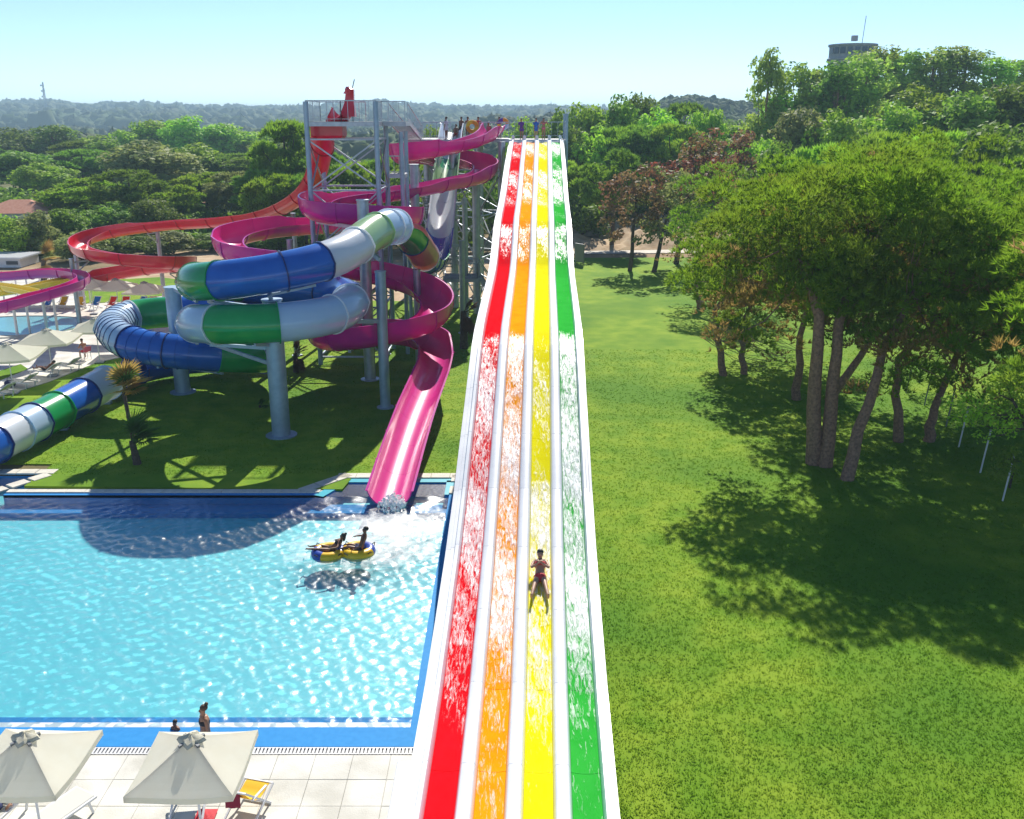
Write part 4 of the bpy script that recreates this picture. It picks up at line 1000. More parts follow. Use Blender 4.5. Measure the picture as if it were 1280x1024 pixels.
m = MB(); n = 12; g = [[V((tw.x-.22+.44*i/(n-1), tw.y-.25+.5*j/(n-1), .05+.09*abs(math.sin(i*1.1+j*.7))*math.sin(PI*i/(n-1))*math.sin(PI*j/(n-1))+.02)) for i in range(n)] for j in range(n)]
m.rings(g, closed=False); m.build('cloth', M['cl_red'], o, smooth=2)
tw = c2_; o = empty('towel', (tw.x-.1, tw.y, .95), 'dark red towel hung over the back of the yellow deckchair', 'towel')
m = MB(); m.rings([[V((tw.x-.25+.32*i/5, tw.y+a, .9+b+.01*math.sin(i*2))) for i in range(6)] for a, b in ((-.1, -.22), (-.07, .04), (-.02, .1), (.05, .08), (.12, -.12))], closed=False); m.build('cloth', mat('cloth_wine', (.25,.015,.04), .85), o, smooth=2)
# ------------------------------------------------------------------ trees
def unit(n):
    v = NR.normal(0, 1, (n, 3)); return v/np.linalg.norm(v, axis=1)[:, None]
def leaf_quads(cl, per, size, flat=.75, up=.25):
    """leaves spread over lumpy clumps; cl rows = (x, y, z, r)"""
    P, Dn = [], []
    for x, y, z, r in cl:
        n = int(per*max(.4, r*r)); d = unit(n); d[:, 2] = d[:, 2]*1.0 + up*.4
        rad = r*NR.uniform(.55, 1.08, (n, 1))
        P.append(np.array([x, y, z]) + d*rad*np.array([1, 1, flat])); Dn.append(d)
    P, Dn = np.concatenate(P), np.concatenate(Dn); n = len(P)
    nrm = Dn*.8 + unit(n)*.75; nrm[:, 2] += up; nrm /= np.linalg.norm(nrm, axis=1)[:, None]
    a = np.cross(nrm, unit(n)); a /= np.linalg.norm(a, axis=1)[:, None]+1e-9; b = np.cross(nrm, a)
    s = size*NR.uniform(.6, 1.3, (n, 1))
    vv = np.stack([P-a*s, P-b*s*.55+nrm*s*.12, P+a*s, P+b*s*.55+nrm*s*.12], 1).reshape(-1, 3)
    return vv, np.arange(n*4).reshape(-1, 4)
def needle_tufts(cl, per, length, wid, nb=8, flat=.6, inner=.45):
    P, Dn = [], []
    for x, y, z, r in cl:
        n = int(per*max(.4, r*r)); d = unit(n); d[:, 2] = np.abs(d[:, 2])*1.05-.3
        rad = r*NR.uniform(inner, 1.08, (n, 1))
        P.append(np.array([x, y, z]) + d*rad*np.array([1, 1, flat])); Dn.append(d)
    P, Dn = np.concatenate(P), np.concatenate(Dn); n = len(P)
    ax = Dn + np.array([0, 0, .75]); ax /= np.linalg.norm(ax, axis=1)[:, None]
    out = []
    for b in range(nb):
        dr = ax + unit(n)*.72; dr /= np.linalg.norm(dr, axis=1)[:, None]
        sd_ = np.cross(dr, unit(n)); sd_ /= np.linalg.norm(sd_, axis=1)[:, None]+1e-9
        L_ = length*NR.uniform(.6, 1.25, (n, 1)); w = wid*NR.uniform(.7, 1.3, (n, 1))
        out.append(np.stack([P-sd_*w, P+sd_*w, P+dr*L_], 1))
    vv = np.concatenate(out).reshape(-1, 3)
    return vv, np.arange(len(vv)).reshape(-1, 3)
def clumps(n, c, R, rr, shell=(.5, 1.0), zmin=-1, seed=None):
    d = unit(n*4); d = d[d[:, 2] > zmin][:n]; k = NR.uniform(*shell, (len(d), 1))
    p = np.array(c) + d*k*np.array(R)
    return np.concatenate([p, NR.uniform(*rr, (len(d), 1))], 1)
def trunk_mesh(name, pts, rs, limbs, mt, n=8):
    m_ = MB(); m_.tube(pts, rs, n)
    for a, b, r in limbs:
        a, b = V(a), V(b); mid = a.lerp(b, .5) + V((rnd.uniform(-.2, .2), rnd.uniform(-.2, .2), -.12*(b-a).length))
        m_.tube([a, mid, b], [r, r*.7, r*.3], 5, cap=False)
    return m_.mesh(name, mt, True)
PROTO = {}
def proto(kind, var):
    """prototype meshes of height 10, crown about 8 wide"""
    if (kind, var) in PROTO: return PROTO[kind, var]
    if kind == 'broad':
        cl = np.concatenate([clumps(44, (0, 0, 5.6), (3.4, 3.4, 3.8), (.9, 1.5), (.6, 1), -.85), clumps(8, (0, 0, 6), (1.8, 1.8, 2), (1.3, 1.7), (.2, .8))]); vv, ff = leaf_quads(cl, 85, .27)
        tr = trunk_mesh('trunk', [(0,0,-.4), (.1,0,2), (.05,.1,4), (0,0,7)], [.28, .2, .16, .05], [((.08,.05,2.5+.4*k), tuple(cl[k*4][:3]), .09) for k in range(8)], M['darkbark'])
    elif kind == 'pine':
        cl = np.concatenate([clumps(40, (0, 0, 6.0), (3.7, 3.7, 3.4), (.75, 1.3), (.65, 1), -.7), clumps(8, (0, 0, 6), (2, 2, 1.8), (1.1, 1.5), (.2, .8))]); vv, ff = needle_tufts(cl, 42, .55, .085, 8)
        tr = trunk_mesh('trunk', [(0,0,-.4), (.15,.05,2.5), (-.05,.1,5), (0,0,8)], [.3, .22, .17, .05], [((.1,.05,3+.35*k), tuple(cl[k*3][:3]), .09) for k in range(10)], M['darkbark'])
    elif kind == 'euc':
        cl = np.concatenate([clumps(26, (0, 0, 7.0), (1.8, 1.8, 2.9), (.55, .95), (.4, 1)), clumps(18, (.2, 0, 4.2), (2.0, 2.0, 2.2), (.6, .95), (.4, 1))]); vv, ff = leaf_quads(cl, 130, .2, .85)
        tr = trunk_mesh('trunk', [(0,0,-.4), (.1,0,3), (-.05,.05,6), (0,0,9.2)], [.2, .15, .11, .03], [((.02,.02,2+.55*k), tuple(cl[k*2][:3]), .06) for k in range(11)], M['bark'])
    elif kind == 'shrub':
        cl = clumps(26, (0, 0, 4.2), (4.2, 4.2, 4.6), (1.4, 2.2), (.5, 1), -.5); vv, ff = leaf_quads(cl, 40, .42)
        tr = trunk_mesh('trunk', [(0,0,-.4), (.1,0,2), (.05,.1,5)], [.25, .18, .06], [((.05,.05,1+.3*k), tuple(cl[k*3][:3]), .1) for k in range(7)], M['darkbark'])
    PROTO[kind, var] = (npmesh('crown', vv, ff), tr); return PROTO[kind, var]
CROWNM = {}
def crown_mesh(kind, var, mt):
    k = (kind, var, mt)
    if k not in CROWNM:
        me = proto(kind, var)[0].copy(); me.materials.clear(); me.materials.append(M[mt]); CROWNM[k] = me
    return CROWNM[k]
NAMES = dict(broad='broadleaf_tree', pine='pine_tree', euc='eucalyptus_tree', shrub='shrub')
def tree(x, ytop, Y, kind, mt, wpx, label, group, ybase=None):
    """x, ytop: pixel of the tree top; Y: distance; wpx: crown width in pixels"""
    top = pix(x, ytop, Y=Y); g = terrain(top.x, Y) - .05
    H = max(1.5, top.z - g); base_w = {'broad': 8.4, 'pine': 9.2, 'euc': 5.0, 'shrub': 11.5}[kind]; hh_ = {'broad': 10.3, 'pine': 10.1, 'euc': 10.6, 'shrub': 10.4}[kind]
    W = 1.25*wpx*Y/FPX; var = rnd.randrange(3)
    ratio = W/H; label = ('broad ' if ratio > 1.05 else 'slim ' if ratio < .55 else '') + ('tall ' if H > 15.5 else 'low ' if H < 7 else '') + label
    t = empty(NAMES[kind], (0, 0, 0), label, 'shrub' if kind == 'shrub' else 'tree', group)
    ob('crown', crown_mesh(kind, var, mt), t); ob('trunk', proto(kind, var)[1], t)
    t.location = (top.x, Y, g); t.scale = (W/base_w, W/base_w, H/hh_); t.rotation_euler.z = rnd.uniform(0, 2*PI)
    return t
WL, WR, WC, WH = 'trees of the wood behind the red slide', 'trees of the wood to the right of the racing slide', 'trees behind the steel towers', 'tall trees on the hill round the round building'
LB = {'leafdark': 'dark green', 'leafmid': 'mid green', 'leafbright': 'bright green', 'leafolive': 'grey green', 'pine': 'deep green', 'leafeuc': 'pale green'}
KN = dict(broad='broadleaf tree', pine='pine tree', euc='eucalyptus tree', shrub='shrub')
for x, y, Y, k, mt, w in ((-30,165,270,'broad','leafdark',90),(8,156,260,'broad','leafdark',75),(62,147,255,'euc','leafdark',55),(118,166,260,'broad','leafmid',70),(172,150,255,'broad','leafmid',60),(205,144,260,'broad','leafmid',70),(242,141,250,'broad','leafmid',75),(278,150,255,'broad','leafmid',70),(312,160,260,'broad','leafmid',70),(345,170,250,'broad','leafdark',70),(95,172,220,'pine','leafdark',70),(140,172,215,'broad','leafdark',70),
    (-12,178,185,'broad','leafdark',90),(28,185,190,'broad','leafdark',80),(52,200,170,'broad','leafmid',66),(100,182,185,'pine','leafdark',80),(150,186,190,'broad','leafdark',80),(192,172,165,'broad','leafolive',118),(240,176,180,'broad','leafmid',80),(285,185,180,'pine','leafdark',80),(318,195,175,'pine','leafdark',80)):
    tree(x, y, Y, k, mt, w, '%s %s in the wood behind the red slide' % (LB[mt], KN[k]), WL)
for x, y, Y, k, mt, w in ((103,222,132,'pine','pine',92),(158,205,128,'pine','leafdark',90),(222,230,125,'pine','pine',58),(255,206,135,'pine','pine',75),(298,208,130,'pine','leafolive',85),(330,200,125,'pine','leafdark',75),(352,138,128,'pine','pine',80),(372,150,132,'pine','pine',70),(340,205,112,'pine','pine',70),(378,208,112,'pine','leafdark',60),(135,250,120,'broad','leafdark',60),(185,245,118,'broad','leafdark',60)):
    tree(x, y, Y, k, mt, w, '%s %s at the wood edge behind the red loop' % (LB[mt], KN[k]), WL+', front row')
for x, y, Y, k, mt, w in ((-20,262,112,'shrub','leafmid',70),(10,268,106,'shrub','leafmid',60),(45,262,108,'shrub','leafolive',60),(80,258,112,'shrub','leafdark',60),(100,285,104,'shrub','leafolive',60),(140,290,108,'shrub','leafdark',70),(180,292,108,'shrub','leafdark',60),(215,288,110,'shrub','leafolive',60),(262,290,112,'shrub','leafdark',60),(310,292,115,'shrub','leafdark',60),(350,285,112,'shrub','leafdark',60)):
    tree(x, y, Y, k, mt, w, '%s bushy shrub below the wood beside the sandy yard' % LB[mt], 'shrubs below the wood beside the sandy yard')
for x, y, Y, k, mt, w in ((405,178,118,'pine','leafdark',70),(440,190,116,'pine','pine',70),(478,185,120,'pine','leafdark',70),(520,195,118,'pine','pine',70),(556,180,130,'broad','leafmid',60),(585,178,128,'broad','leafbright',60),(612,190,125,'pine','leafdark',60),(640,182,128,'pine','leafmid',60),(545,150,165,'broad','leafmid',40),(500,205,108,'shrub','leafdark',70),(560,215,110,'shrub','leafdark',70),(615,215,112,'shrub','leafdark',60),(420,225,106,'shrub','leafdark',60),(655,140,190,'broad','leafmid',45),(690,138,185,'broad','leafmid',50)):
    tree(x, y, Y, k, mt, w, '%s %s behind the steel towers and starting platform' % (LB[mt], KN[k]), WC)
for x, y, Y, k, mt, w in ((706,128,160,'broad','leafdark',50),(733,120,158,'broad','leafmid',60),(768,113,155,'broad','leafbright',66),(800,108,162,'broad','leafdark',52),(826,126,150,'broad','leafmid',62),(858,118,158,'pine','leafbright',66),(885,128,150,'broad','leafmid',50),(715,150,140,'broad','leafdark',60),(748,150,138,'broad','leafmid',66),(790,142,138,'pine','leafbright',76),(838,145,138,'pine','leafmid',72),(880,160,135,'broad','leafmid',60),(910,165,150,'euc','leafmid',45),(935,180,140,'broad','leafbright',56),(712,190,126,'pine','leafmid',60),(735,200,128,'broad','leafdark',66),(728,238,120,'shrub','leafdark',60),(925,150,165,'broad','leafmid',50)):
    tree(x, y, Y, k, mt, w, '%s %s in the wood right of the racing slide' % (LB[mt], KN[k]), WR)
tree(768, 185, 114, 'pine', 'leafbright', 80, 'yellowish green pine tree at the edge of the dirt bank right of the slide', WR)
for x, y, Y, k, mt, w in ((965,46,150,'euc','leafeuc',48),(1005,62,152,'euc','leafeuc',62),(1062,62,148,'euc','leafbright',66),(1100,44,165,'euc','leafeuc',60),(1135,47,168,'euc','leafeuc',62),(1172,50,165,'euc','leafeuc',66),(1210,50,165,'euc','leafeuc',66),(1255,64,160,'euc','leafmid',60),(1290,60,165,'euc','leafeuc',60),(1030,74,150,'euc','leafeuc',60),(1052,66,146,'euc','leafbright',60),(1088,50,152,'euc','leafeuc',60),(985,100,150,'euc','leafmid',60),(1040,90,160,'euc','leafmid',50)):
    tree(x, y, Y, k, mt, w, '%s %s on the hill round the round building' % (LB[mt], KN[k]), WH)
for x, y, Y, k, mt, w in ((1002,124,128,'broad','leafolive',90),(1060,128,124,'broad','leafmid',80),(1112,120,125,'broad','leafmid',80),(1158,96,130,'broad','leafmid',90),(1215,105,122,'broad','leafdark',100),(1270,95,125,'broad','leafdark',100),(950,165,118,'broad','leafmid',70),(985,170,100,'broad','leafdark',80),(1190,145,100,'pine','leafmid',110),(1250,140,96,'broad','leafdark',110),(1110,150,92,'pine','leafmid',110),(1040,165,90,'pine','leafmid',100),(1310,150,90,'broad','leafdark',110),(1270,200,74,'pine','leafdark',140)):
    tree(x, y, Y, k, mt, w, '%s %s on the slope above the near pines' % (LB[mt], KN[k]), 'trees on the slope above the near pines')

# undergrowth below the woods, one mass
ug = []
for k in range(1500):
    Y = 108+190*rnd.random()**1.6; x = rnd.uniform(-.55, .5)*Y
    if (-4 < x < 47 and Y < 136) or (Y < 114 and -45 < x < 0): continue
    r = rnd.uniform(1.0, 2.4); ug.append((x, Y, terrain(x, Y)+r*.3, r))
tag(ob('undergrowth', npmesh('undergrowth', *leaf_quads(np.array(ug), 26, .5, .8), M['leafdark'])), 'dense dark undergrowth below the trees of the woods', 'undergrowth', kind='stuff')
# trees with trunks one can see on the lawn
def lawn_tree(name, label, base, pts, rs, cl, leaf, mt, bark, dry=None, extra_limbs=10, group=None):
    t = empty(name, (base.x, base.y, terrain(base.x, base.y)), label, 'tree', group)
    limbs = []
    for k in range(min(extra_limbs, len(cl))):
        c = cl[k*len(cl)//max(1, extra_limbs)]; zt = pts[-2][2]*.55+pts[-1][2]*.45
        f = rnd.uniform(.25, 1); a = V(pts[-2]).lerp(V(pts[-1]), f); limbs.append((a, tuple(c[:3]), rs[-1]*rnd.uniform(.55, .95)))
    ob('trunk', trunk_mesh('trunk', pts, rs, limbs, bark, 10), t)
    ob('crown', npmesh('crown', *leaf, mt), t)
    if dry is not None: ob('dry_needles', npmesh('dry_needles', *dry, M['pinedry']), t)
    return t
def wiggle(a, b, n, amp):
    a, b = V(a), V(b); out = []
    for k in range(n+1):
        f = k/n; out.append(a.lerp(b, f) + V((rnd.uniform(-amp, amp), rnd.uniform(-amp, amp), 0))*math.sin(PI*f))
    return [tuple(p) for p in out]
def near_pine(label, base_px, top_px, topY, crown_px, crownY, R, r0, nc=80, dry_side=None, per=34, top_bias=-.5):
    b = gp(*base_px); b.z = terrain(b.x, b.y)-.15; tp = pix(*top_px, Y=topY); c = pix(crown_px[0], crown_px[1]+14, Y=crownY); R = (R[0], R[1], R[2]+.35)
    cl = np.concatenate([clumps(int(nc*.55), c, R, (.95, 1.55), (.74, 1.02), top_bias), clumps(nc//8, c, (R[0]*.6, R[1]*.6, R[2]*.6), (.9, 1.4), (.2, .9))])
    lo = cl[:, 2] < c.z - R[2]*.28; side = cl[:, 0] < c.x - R[0]*.15 if dry_side == 'left' else np.ones(len(cl), bool)
    pd = np.where(lo & side, .7, .05)
    cl = np.concatenate([cl, clumps(nc*2//5, (c.x, c.y, c.z-R[2]*.45), (R[0]*.98, R[1]*.95, R[2]*.85), (.8, 1.25), (.65, 1.0), -.9)]); pd = np.concatenate([pd, np.full(len(cl)-len(pd), .62 if dry_side == 'left' else .34)])
    isdry = NR.uniform(0, 1, len(cl)) < pd
    leaf = needle_tufts(cl[~isdry], per*1.5, .33, .023, 11, .72, .68)
    dcl = np.concatenate([cl[isdry], clumps(14, (c.x, c.y, c.z-R[2]*.35), (R[0]*.75, R[1]*.75, R[2]*.3), (.6, .95), (.3, 1))])
    dry = needle_tufts(dcl, per*.7, .34, .03, 8)
    pts = wiggle(b, tp, 5, .14) + [(c.x, c.y, c.z+R[2]*.4)]
    rs = list(np.linspace(r0, r0*.62, 6)) + [r0*.2]
    return lawn_tree('pine_tree', label, b, pts, rs, cl, leaf, M['pine'], M['bark'], dry, 16)
near_pine('stone pine with straight trunk, one of the pair growing from one spot', (1017, 580), (1024, 395), 40.0, (985, 312), 42.5, (4.3, 3.6, 3.5), .36, 84, 'left')
near_pine('stone pine with trunk leaning slightly right beside the straight one', (1031, 583), (1048, 405), 40.2, (1090, 285), 43, (4.2, 3.8, 3.4), .34, 84)
near_pine('stone pine with reddish trunk leaning strongly to the right', (1058, 600), (1103, 440), 39.6, (1160, 358), 41, (4.1, 3.7, 4.1), .3, 80)
near_pine('stone pine with slim shaded trunk behind the leaning reddish one', (1123, 552), (1122, 450), 42.8, (1240, 358), 44, (4.4, 3.8, 4.2), .25, 80)
near_pine('stone pine with a dark thin trunk, standing alone on the shaded lawn', (996, 500), (1000, 420), 50, (1050, 255), 53, (5.0, 4.2, 3.4), .26, 70)
near_pine('pine with dark slanting trunk behind the pair of straight ones', (1035, 500), (1085, 430), 50, (1170, 250), 55, (5.0, 4.2, 3.5), .26, 70)
near_pine('pine with twisted dark trunk and dry brown lower branches', (905, 470), (893, 390), 57, (950, 325), 57.5, (3.9, 3.2, 3.9), .24, 70, 'left', top_bias=-.7)
near_pine('small pine with dark trunk between two other dark trunks', (930, 468), (925, 410), 56.5, (985, 300), 61, (4.2, 3.4, 3.4), .22, 56, 'left')
near_pine('pine with forked dark trunk beside the wire fence posts', (1160, 552), (1172, 500), 43.5, (1265, 300), 50, (4.4, 3.8, 4.0), .28, 76)
near_pine('pine whose dark trunk stands at the upper edge of the shadowed lawn', (876, 386), (868, 340), 77, (905, 268), 79, (4.4, 4, 4.2), .34, 60, 'left', per=26)
near_pine('stone pine at the outer edge of the group beyond the fence posts', (1345, 600), (1345, 450), 39, (1350, 330), 40, (4.2, 3.6, 3.6), .3, 70)
near_pine('leaning stone pine beyond the small glossy tree', (1420, 660), (1420, 470), 34.5, (1430, 330), 35, (4.2, 3.6, 3.6), .3, 70)
near_pine('large stone pine beside the small glossy tree, its crown over the lawn', (1385, 760), (1375, 500), 29, (1415, 372), 31.5, (4.0, 3.6, 3.4), .34, 74)
# bare dry twigs hanging from the brown pine
bt = pix(955, 395, Y=55); o = empty('dead_branch', (bt.x, bt.y, bt.z), 'bare grey dead branches hanging below the brown pine crown', 'branch')
for k in range(34):
    a = pix(rnd.uniform(880, 930), rnd.uniform(385, 425), Y=rnd.uniform(54.5, 56.5)); b = pix(rnd.uniform(940, 1035), rnd.uniform(425, 465), Y=rnd.uniform(52.5, 55))
    mid = a.lerp(b, .5)+V((0, 0, -rnd.uniform(.2, .7))); MB().tube([a, a.lerp(mid, .5)+V((0,0,-.1)), mid, b], [.022, .018, .014, .006], 4).build('twig', M['twig'], o)
def small_tree(name, label, base_px, crown_px, crownY, R, r0, leaf_m, nc=40, per=70, size=.2, bark='darkbark', rr=(.6, 1.0)):
    b = gp(*base_px); b.z = terrain(b.x, b.y)-.1; b = pix(base_px[0], base_px[1], Y=b.y) if terrain(b.x, b.y) < .2 else b; c = pix(*crown_px, Y=crownY)
    cl = clumps(nc, c, R, rr, (.45, 1.0), -.8); leaf = leaf_quads(cl, per, size)
    pts = wiggle((b.x, b.y, terrain(b.x, b.y)-.15), (c.x*.4+b.x*.6, c.y*.4+b.y*.6, c.z-R[2]*.6), 4, .12)+[(c.x, c.y, c.z+R[2]*.3)]
    return lawn_tree(name, label, b, pts, list(np.linspace(r0, r0*.7, 5))+[r0*.25], cl, leaf, M[leaf_m], M[bark], None, 16)
small_tree('broadleaf_tree', 'brownish green tree with slim dark trunk at the far end of the lawn', (787, 339), (795, 262), 97, (4.0, 3.6, 4.6), .24, 'leafbrown', 46, 60, .24)
small_tree('broadleaf_tree', 'olive tree with dark trunk beside the brownish tree at the far lawn', (817, 340), (838, 268), 96, (4.4, 3.8, 4.6), .26, 'leafolive', 46, 60, .24)
small_tree('broadleaf_tree', 'tree with dark red and brown leaves behind the far lawn', (845, 330), (868, 228), 103, (5.6, 4.4, 5.0), .3, 'leafred', 60, 60, .25)
small_tree('broadleaf_tree', 'tree with dull green and reddish top behind the red leaved one', (880, 325), (905, 205), 108, (4.6, 4, 4.4), .3, 'leafbrown', 46, 60, .25)
small_tree('small_tree', 'small glossy leaved tree with crooked trunk beside the fence', (1300, 690), (1262, 512), 33, (2.1, 1.9, 1.5), .16, 'leafmid', 44, 120, .075, rr=(.35, .6))
small_tree('shrub', 'low shrub with sparse dark leaves at the foot of the small tree', (1262, 610), (1262, 578), 34.5, (.9, .8, .7), .05, 'leafdark', 14, 110, .07, rr=(.25, .4))
# slim posts with wires on the right
for k, (x, y0, y1) in enumerate(((1133, 492, 462), (1156, 508, 472), (1183, 535, 490), (1199, 560, 522), (1226, 592, 555), (1254, 627, 575))):
    b = gp(x, y0); z0 = terrain(b.x, b.y); b = V((b.x-.05, b.y, z0))
    o = empty('fence_post', (b.x, b.y, z0), 'slim pale leaning post of the wire fence on the shaded lawn', 'post', 'leaning posts of the wire fence')
    tp = b + V((.25, .1, 1.9)); MB().cyl(b-V((0,0,.2)), tp, .035, 8).build('post', M['whitemetal'] if k > 2 else M['darksteel'], o, smooth=True)
    MB().box(tp+V((0,0,.02)), (.1, .1, .05), bev=.01).build('cap', M['darksteel'], o)

# palms
def palm(label, base, h, lean, nf, fl_, mts, skirt=0, cat='palm', r=.13, name='palm_tree', fan=True):
    t = empty(name, (base.x, base.y, base.z), label, 'palm'); top = V(base)+V((lean[0], lean[1], h))
    m_ = MB(); n = 10
    pts = [V(base).lerp(top, k/n) for k in range(n+1)]; m_.tube(pts, [r*(1.35-.45*k/n)*(1+.12*(k % 2)) for k in range(n+1)], 10)
    m_.build('trunk', M['darkbark'], t)
    for k in range(nf+skirt):
        sk_ = k >= nf; az = 2*PI*k*.382*2.6 + rnd.uniform(-.2, .2); el = rnd.uniform(-1.2, -.9) if sk_ else math.radians(rnd.uniform(12, 82)); L_ = fl_*rnd.uniform(.6, 1.12)
        d = V((math.cos(az)*math.cos(el), math.sin(az)*math.cos(el), math.sin(el))); sd_ = V((-math.sin(az), math.cos(az), 0)); up = sd_.cross(d)*-1
        if up.z < 0: up = -up
        m_ = MB(); st = top-V((0,0,rnd.uniform(0, .3))); en = st+d*L_*.45
        m_.tube([st, en], [.02, .014], 5)
        nb = 15
        for i in range(nb):
            a = math.radians(-78+156*i/(nb-1)); dr = (d*math.cos(a)+sd_*math.sin(a)); ll = L_*.6*(.75+.25*math.cos(a))*rnd.uniform(.85, 1.1)
            w = ll*.05; q = en+dr*ll*.5+up*.02; tip = en+dr*ll*1.1+V((0,0,-ll*.12))
            ws = (up.cross(dr)).normalized()*w
            m_.add([en, q-ws, tip, q+ws, q+up*.03], [(0,1,4), (0,4,3), (1,2,4), (4,2,3)])
        m_.build('frond', mts[1] if (sk_ or rnd.random() < mts[2]) else mts[0], t)
    return t
pb = gp(172, 581); pb.z = 0
palm('young fan palm with green leaves on the lawn by the pool', pb, 1.1, (-.15, .05, 0), 14, 1.6, (M['palm'], M['palmdry'], .0), 0)
pb = gp(168, 556); pb.z = 0
palm('fan palm with golden dry leaves beside the end of the tube slide', pb, 2.6, (-.3, .2), 28, 1.6, (M['palm'], M['palmdry'], .75), 0, r=.08)
brownp = (mat('palm_brown', (.16,.07,.03), .9, (.24,.12,.05), 3), mat('palm_brown_dark', (.09,.04,.02), .9, (.13,.06,.03), 3), .6)
pb = gp(580, 436); pb.z = 0; palm('dead brown palm with hanging skirt between the pink slide and racing slide', pb, 2.5, (.0, .1), 9, 1.25, brownp, 14, r=.2)
pb = gp(370, 466); pb.z = 0; palm('small brown withered palm on the lawn behind the blue column', pb, 1.2, (.0, .1), 8, 1.0, brownp, 8, r=.12)
pb = gp(55, 350); pb.z = 0; palm('palm with dry drooping leaves behind the children\'s flumes', pb, 2.0, (.2, .1), 14, 2.0, (M['leafolive'], M['palmdry'], .55), 8, r=.22)
pb = gp(325, 510); pb.z = 0; palm('tiny palm seedling on the shadowed lawn near the blue column', pb, .15, (0, 0), 7, .6, (M['palm'], M['palmdry'], .1), 0, r=.05)

# ------------------------------------------------------------------ buildings, mast
def house(label, c, w, d, h, rz, roof_h=1.6, group=None):
    t = empty('house', (0,0,0), label, 'house', group)
    MB().box((0,0,h/2), (w, d, h)).build('wall', M['housewall'], t)
    m_ = MB(); e = .5; m_.add([(-w/2-e,-d/2-e,h), (w/2+e,-d/2-e,h), (w/2+e,d/2+e,h), (-w/2-e,d/2+e,h), (-w/2+d/2,0,h+roof_h), (w/2-d/2,0,h+roof_h)], [(0,1,5,4), (1,2,5), (2,3,4,5), (3,0,4), (3,2,1,0)]); m_.build('roof', M['roof'], t)
    for k in range(4):
        x = -w/2+w*(k+.5)/4; wi = MB().box((x, -d/2-.02, h*.55), (1.1, .12, 1.2)).build('window', M['whitemetal'], t)
        MB().box((x, -d/2-.09, h*.55), (.95, .04, 1.05)).build('pane', M['glass'], wi)
    return place(t, c, rz)
hpz = pix(26, 262, Y=128); house('low white house with orange tiled roof among the trees', (hpz.x, 128, terrain(hpz.x, 128)-.2), 8.4, 6, 3.0, .1, 1.5)
hpz = pix(296, 262, Y=140); house('small house with pale orange roof hidden behind pines', (hpz.x, 140, terrain(hpz.x, 140)-.2), 7, 5, 2.8, -.2, 1.2)
# long white service building behind the children's slides
sbp = pix(10, 345, Y=100); sb = empty('service_building', (sbp.x, 100, 0), 'long low white flat roofed building behind the children\'s flumes', 'building')
MB().box((sbp.x-5.5, 101, .45), (15, 4, .9)).build('wall', M['white'], sb)
MB().box((sbp.x-5.5, 101, .99), (15.6, 4.6, .16)).build('roof', M['white'], sb)
for k in range(4):
    wi = MB().box((sbp.x-9+k*3.4, 98.97, .5), (1.4, .1, .5)).build('window', M['whitemetal'], sb); MB().box((sbp.x-9+k*3.4, 98.9, .5), (1.2, .05, .36)).build('pane', M['glass'], wi)
# round concrete building on the hill
bc = pix(1066, 60, Y=200); rz_ = bc.z+.7; gb = terrain(bc.x, 200)
rb = empty('round_building', (bc.x, 200, gb), 'round grey concrete building with mast rising above the hill trees', 'building')
RB = 4.4
MB().lathe((bc.x, 200, gb-.5), [(RB, 0), (RB, rz_-gb-2.6), (RB+.3, rz_-gb-2.5), (RB+.3, rz_-gb-2.2), (RB, rz_-gb-2.1), (RB, rz_-gb), (RB+.25, rz_-gb+.05), (RB+.25, rz_-gb+.4), (0, rz_-gb+.45)], 32).build('wall', M['concrete'], rb, smooth=True)
for k in range(9):
    a = math.radians(180+12+18*k); MB().box((bc.x+(RB+.02)*math.cos(a), 200+(RB+.02)*math.sin(a), rz_-1.3), (.12, 1.0, 1.2), rz=a).build('window', M['glass'], rb)
for z in (rz_-8, rz_-5):
    for k in range(6):
        a = math.radians(180+20+28*k); MB().box((bc.x+(RB+.02)*math.cos(a), 200+(RB+.02)*math.sin(a), z), (.12, 1.0, 1.5), rz=a).build('window', M['glass'], rb)
MB().box((bc.x-.5, 198, rz_+.9), (1.0, 1.0, 1.0)).build('roof_box', M['concrete'], rb)
MB().cyl((bc.x+1.2, 198.5, rz_), (bc.x+1.5, 198.5, rz_+5.0), .06, 6).build('mast', M['darksteel'], rb)
# telecom mast on the far hill
mp_ = pix(57, 132, Y=1480); am = empty('telecom_mast', (mp_.x, 1480, mp_.z-3), 'thin lattice telecom mast on the far hill', 'mast')
HM = pix(54, 103, Y=1480).z-mp_.z+3
for sx, sy in ((-1.4,-1.4), (1.4,-1.4), (1.4,1.4), (-1.4,1.4)): MB().bar((mp_.x+sx, 1480+sy, mp_.z-3), (mp_.x+sx*.35, 1480+sy*.35, mp_.z-3+HM), .55).build('leg', M['steel'], am)
for k in range(7):
    z = mp_.z-3+HM*(k+.5)/7; s = 1.4*(1-.65*(k+.5)/7)
    MB().bar((mp_.x-s, 1480-s, z), (mp_.x+s, 1480-s, z+HM/10), .35).build('brace', M['steel'], am)
for k in range(5): MB().cyl((mp_.x+(1.6 if k % 2 else -1.6), 1478, mp_.z+HM*(.35+.11*k)), (mp_.x+(1.6 if k % 2 else -1.6), 1477, mp_.z+HM*(.35+.11*k)), 1.3, 10).build('dish', M['whitemetal'], am)
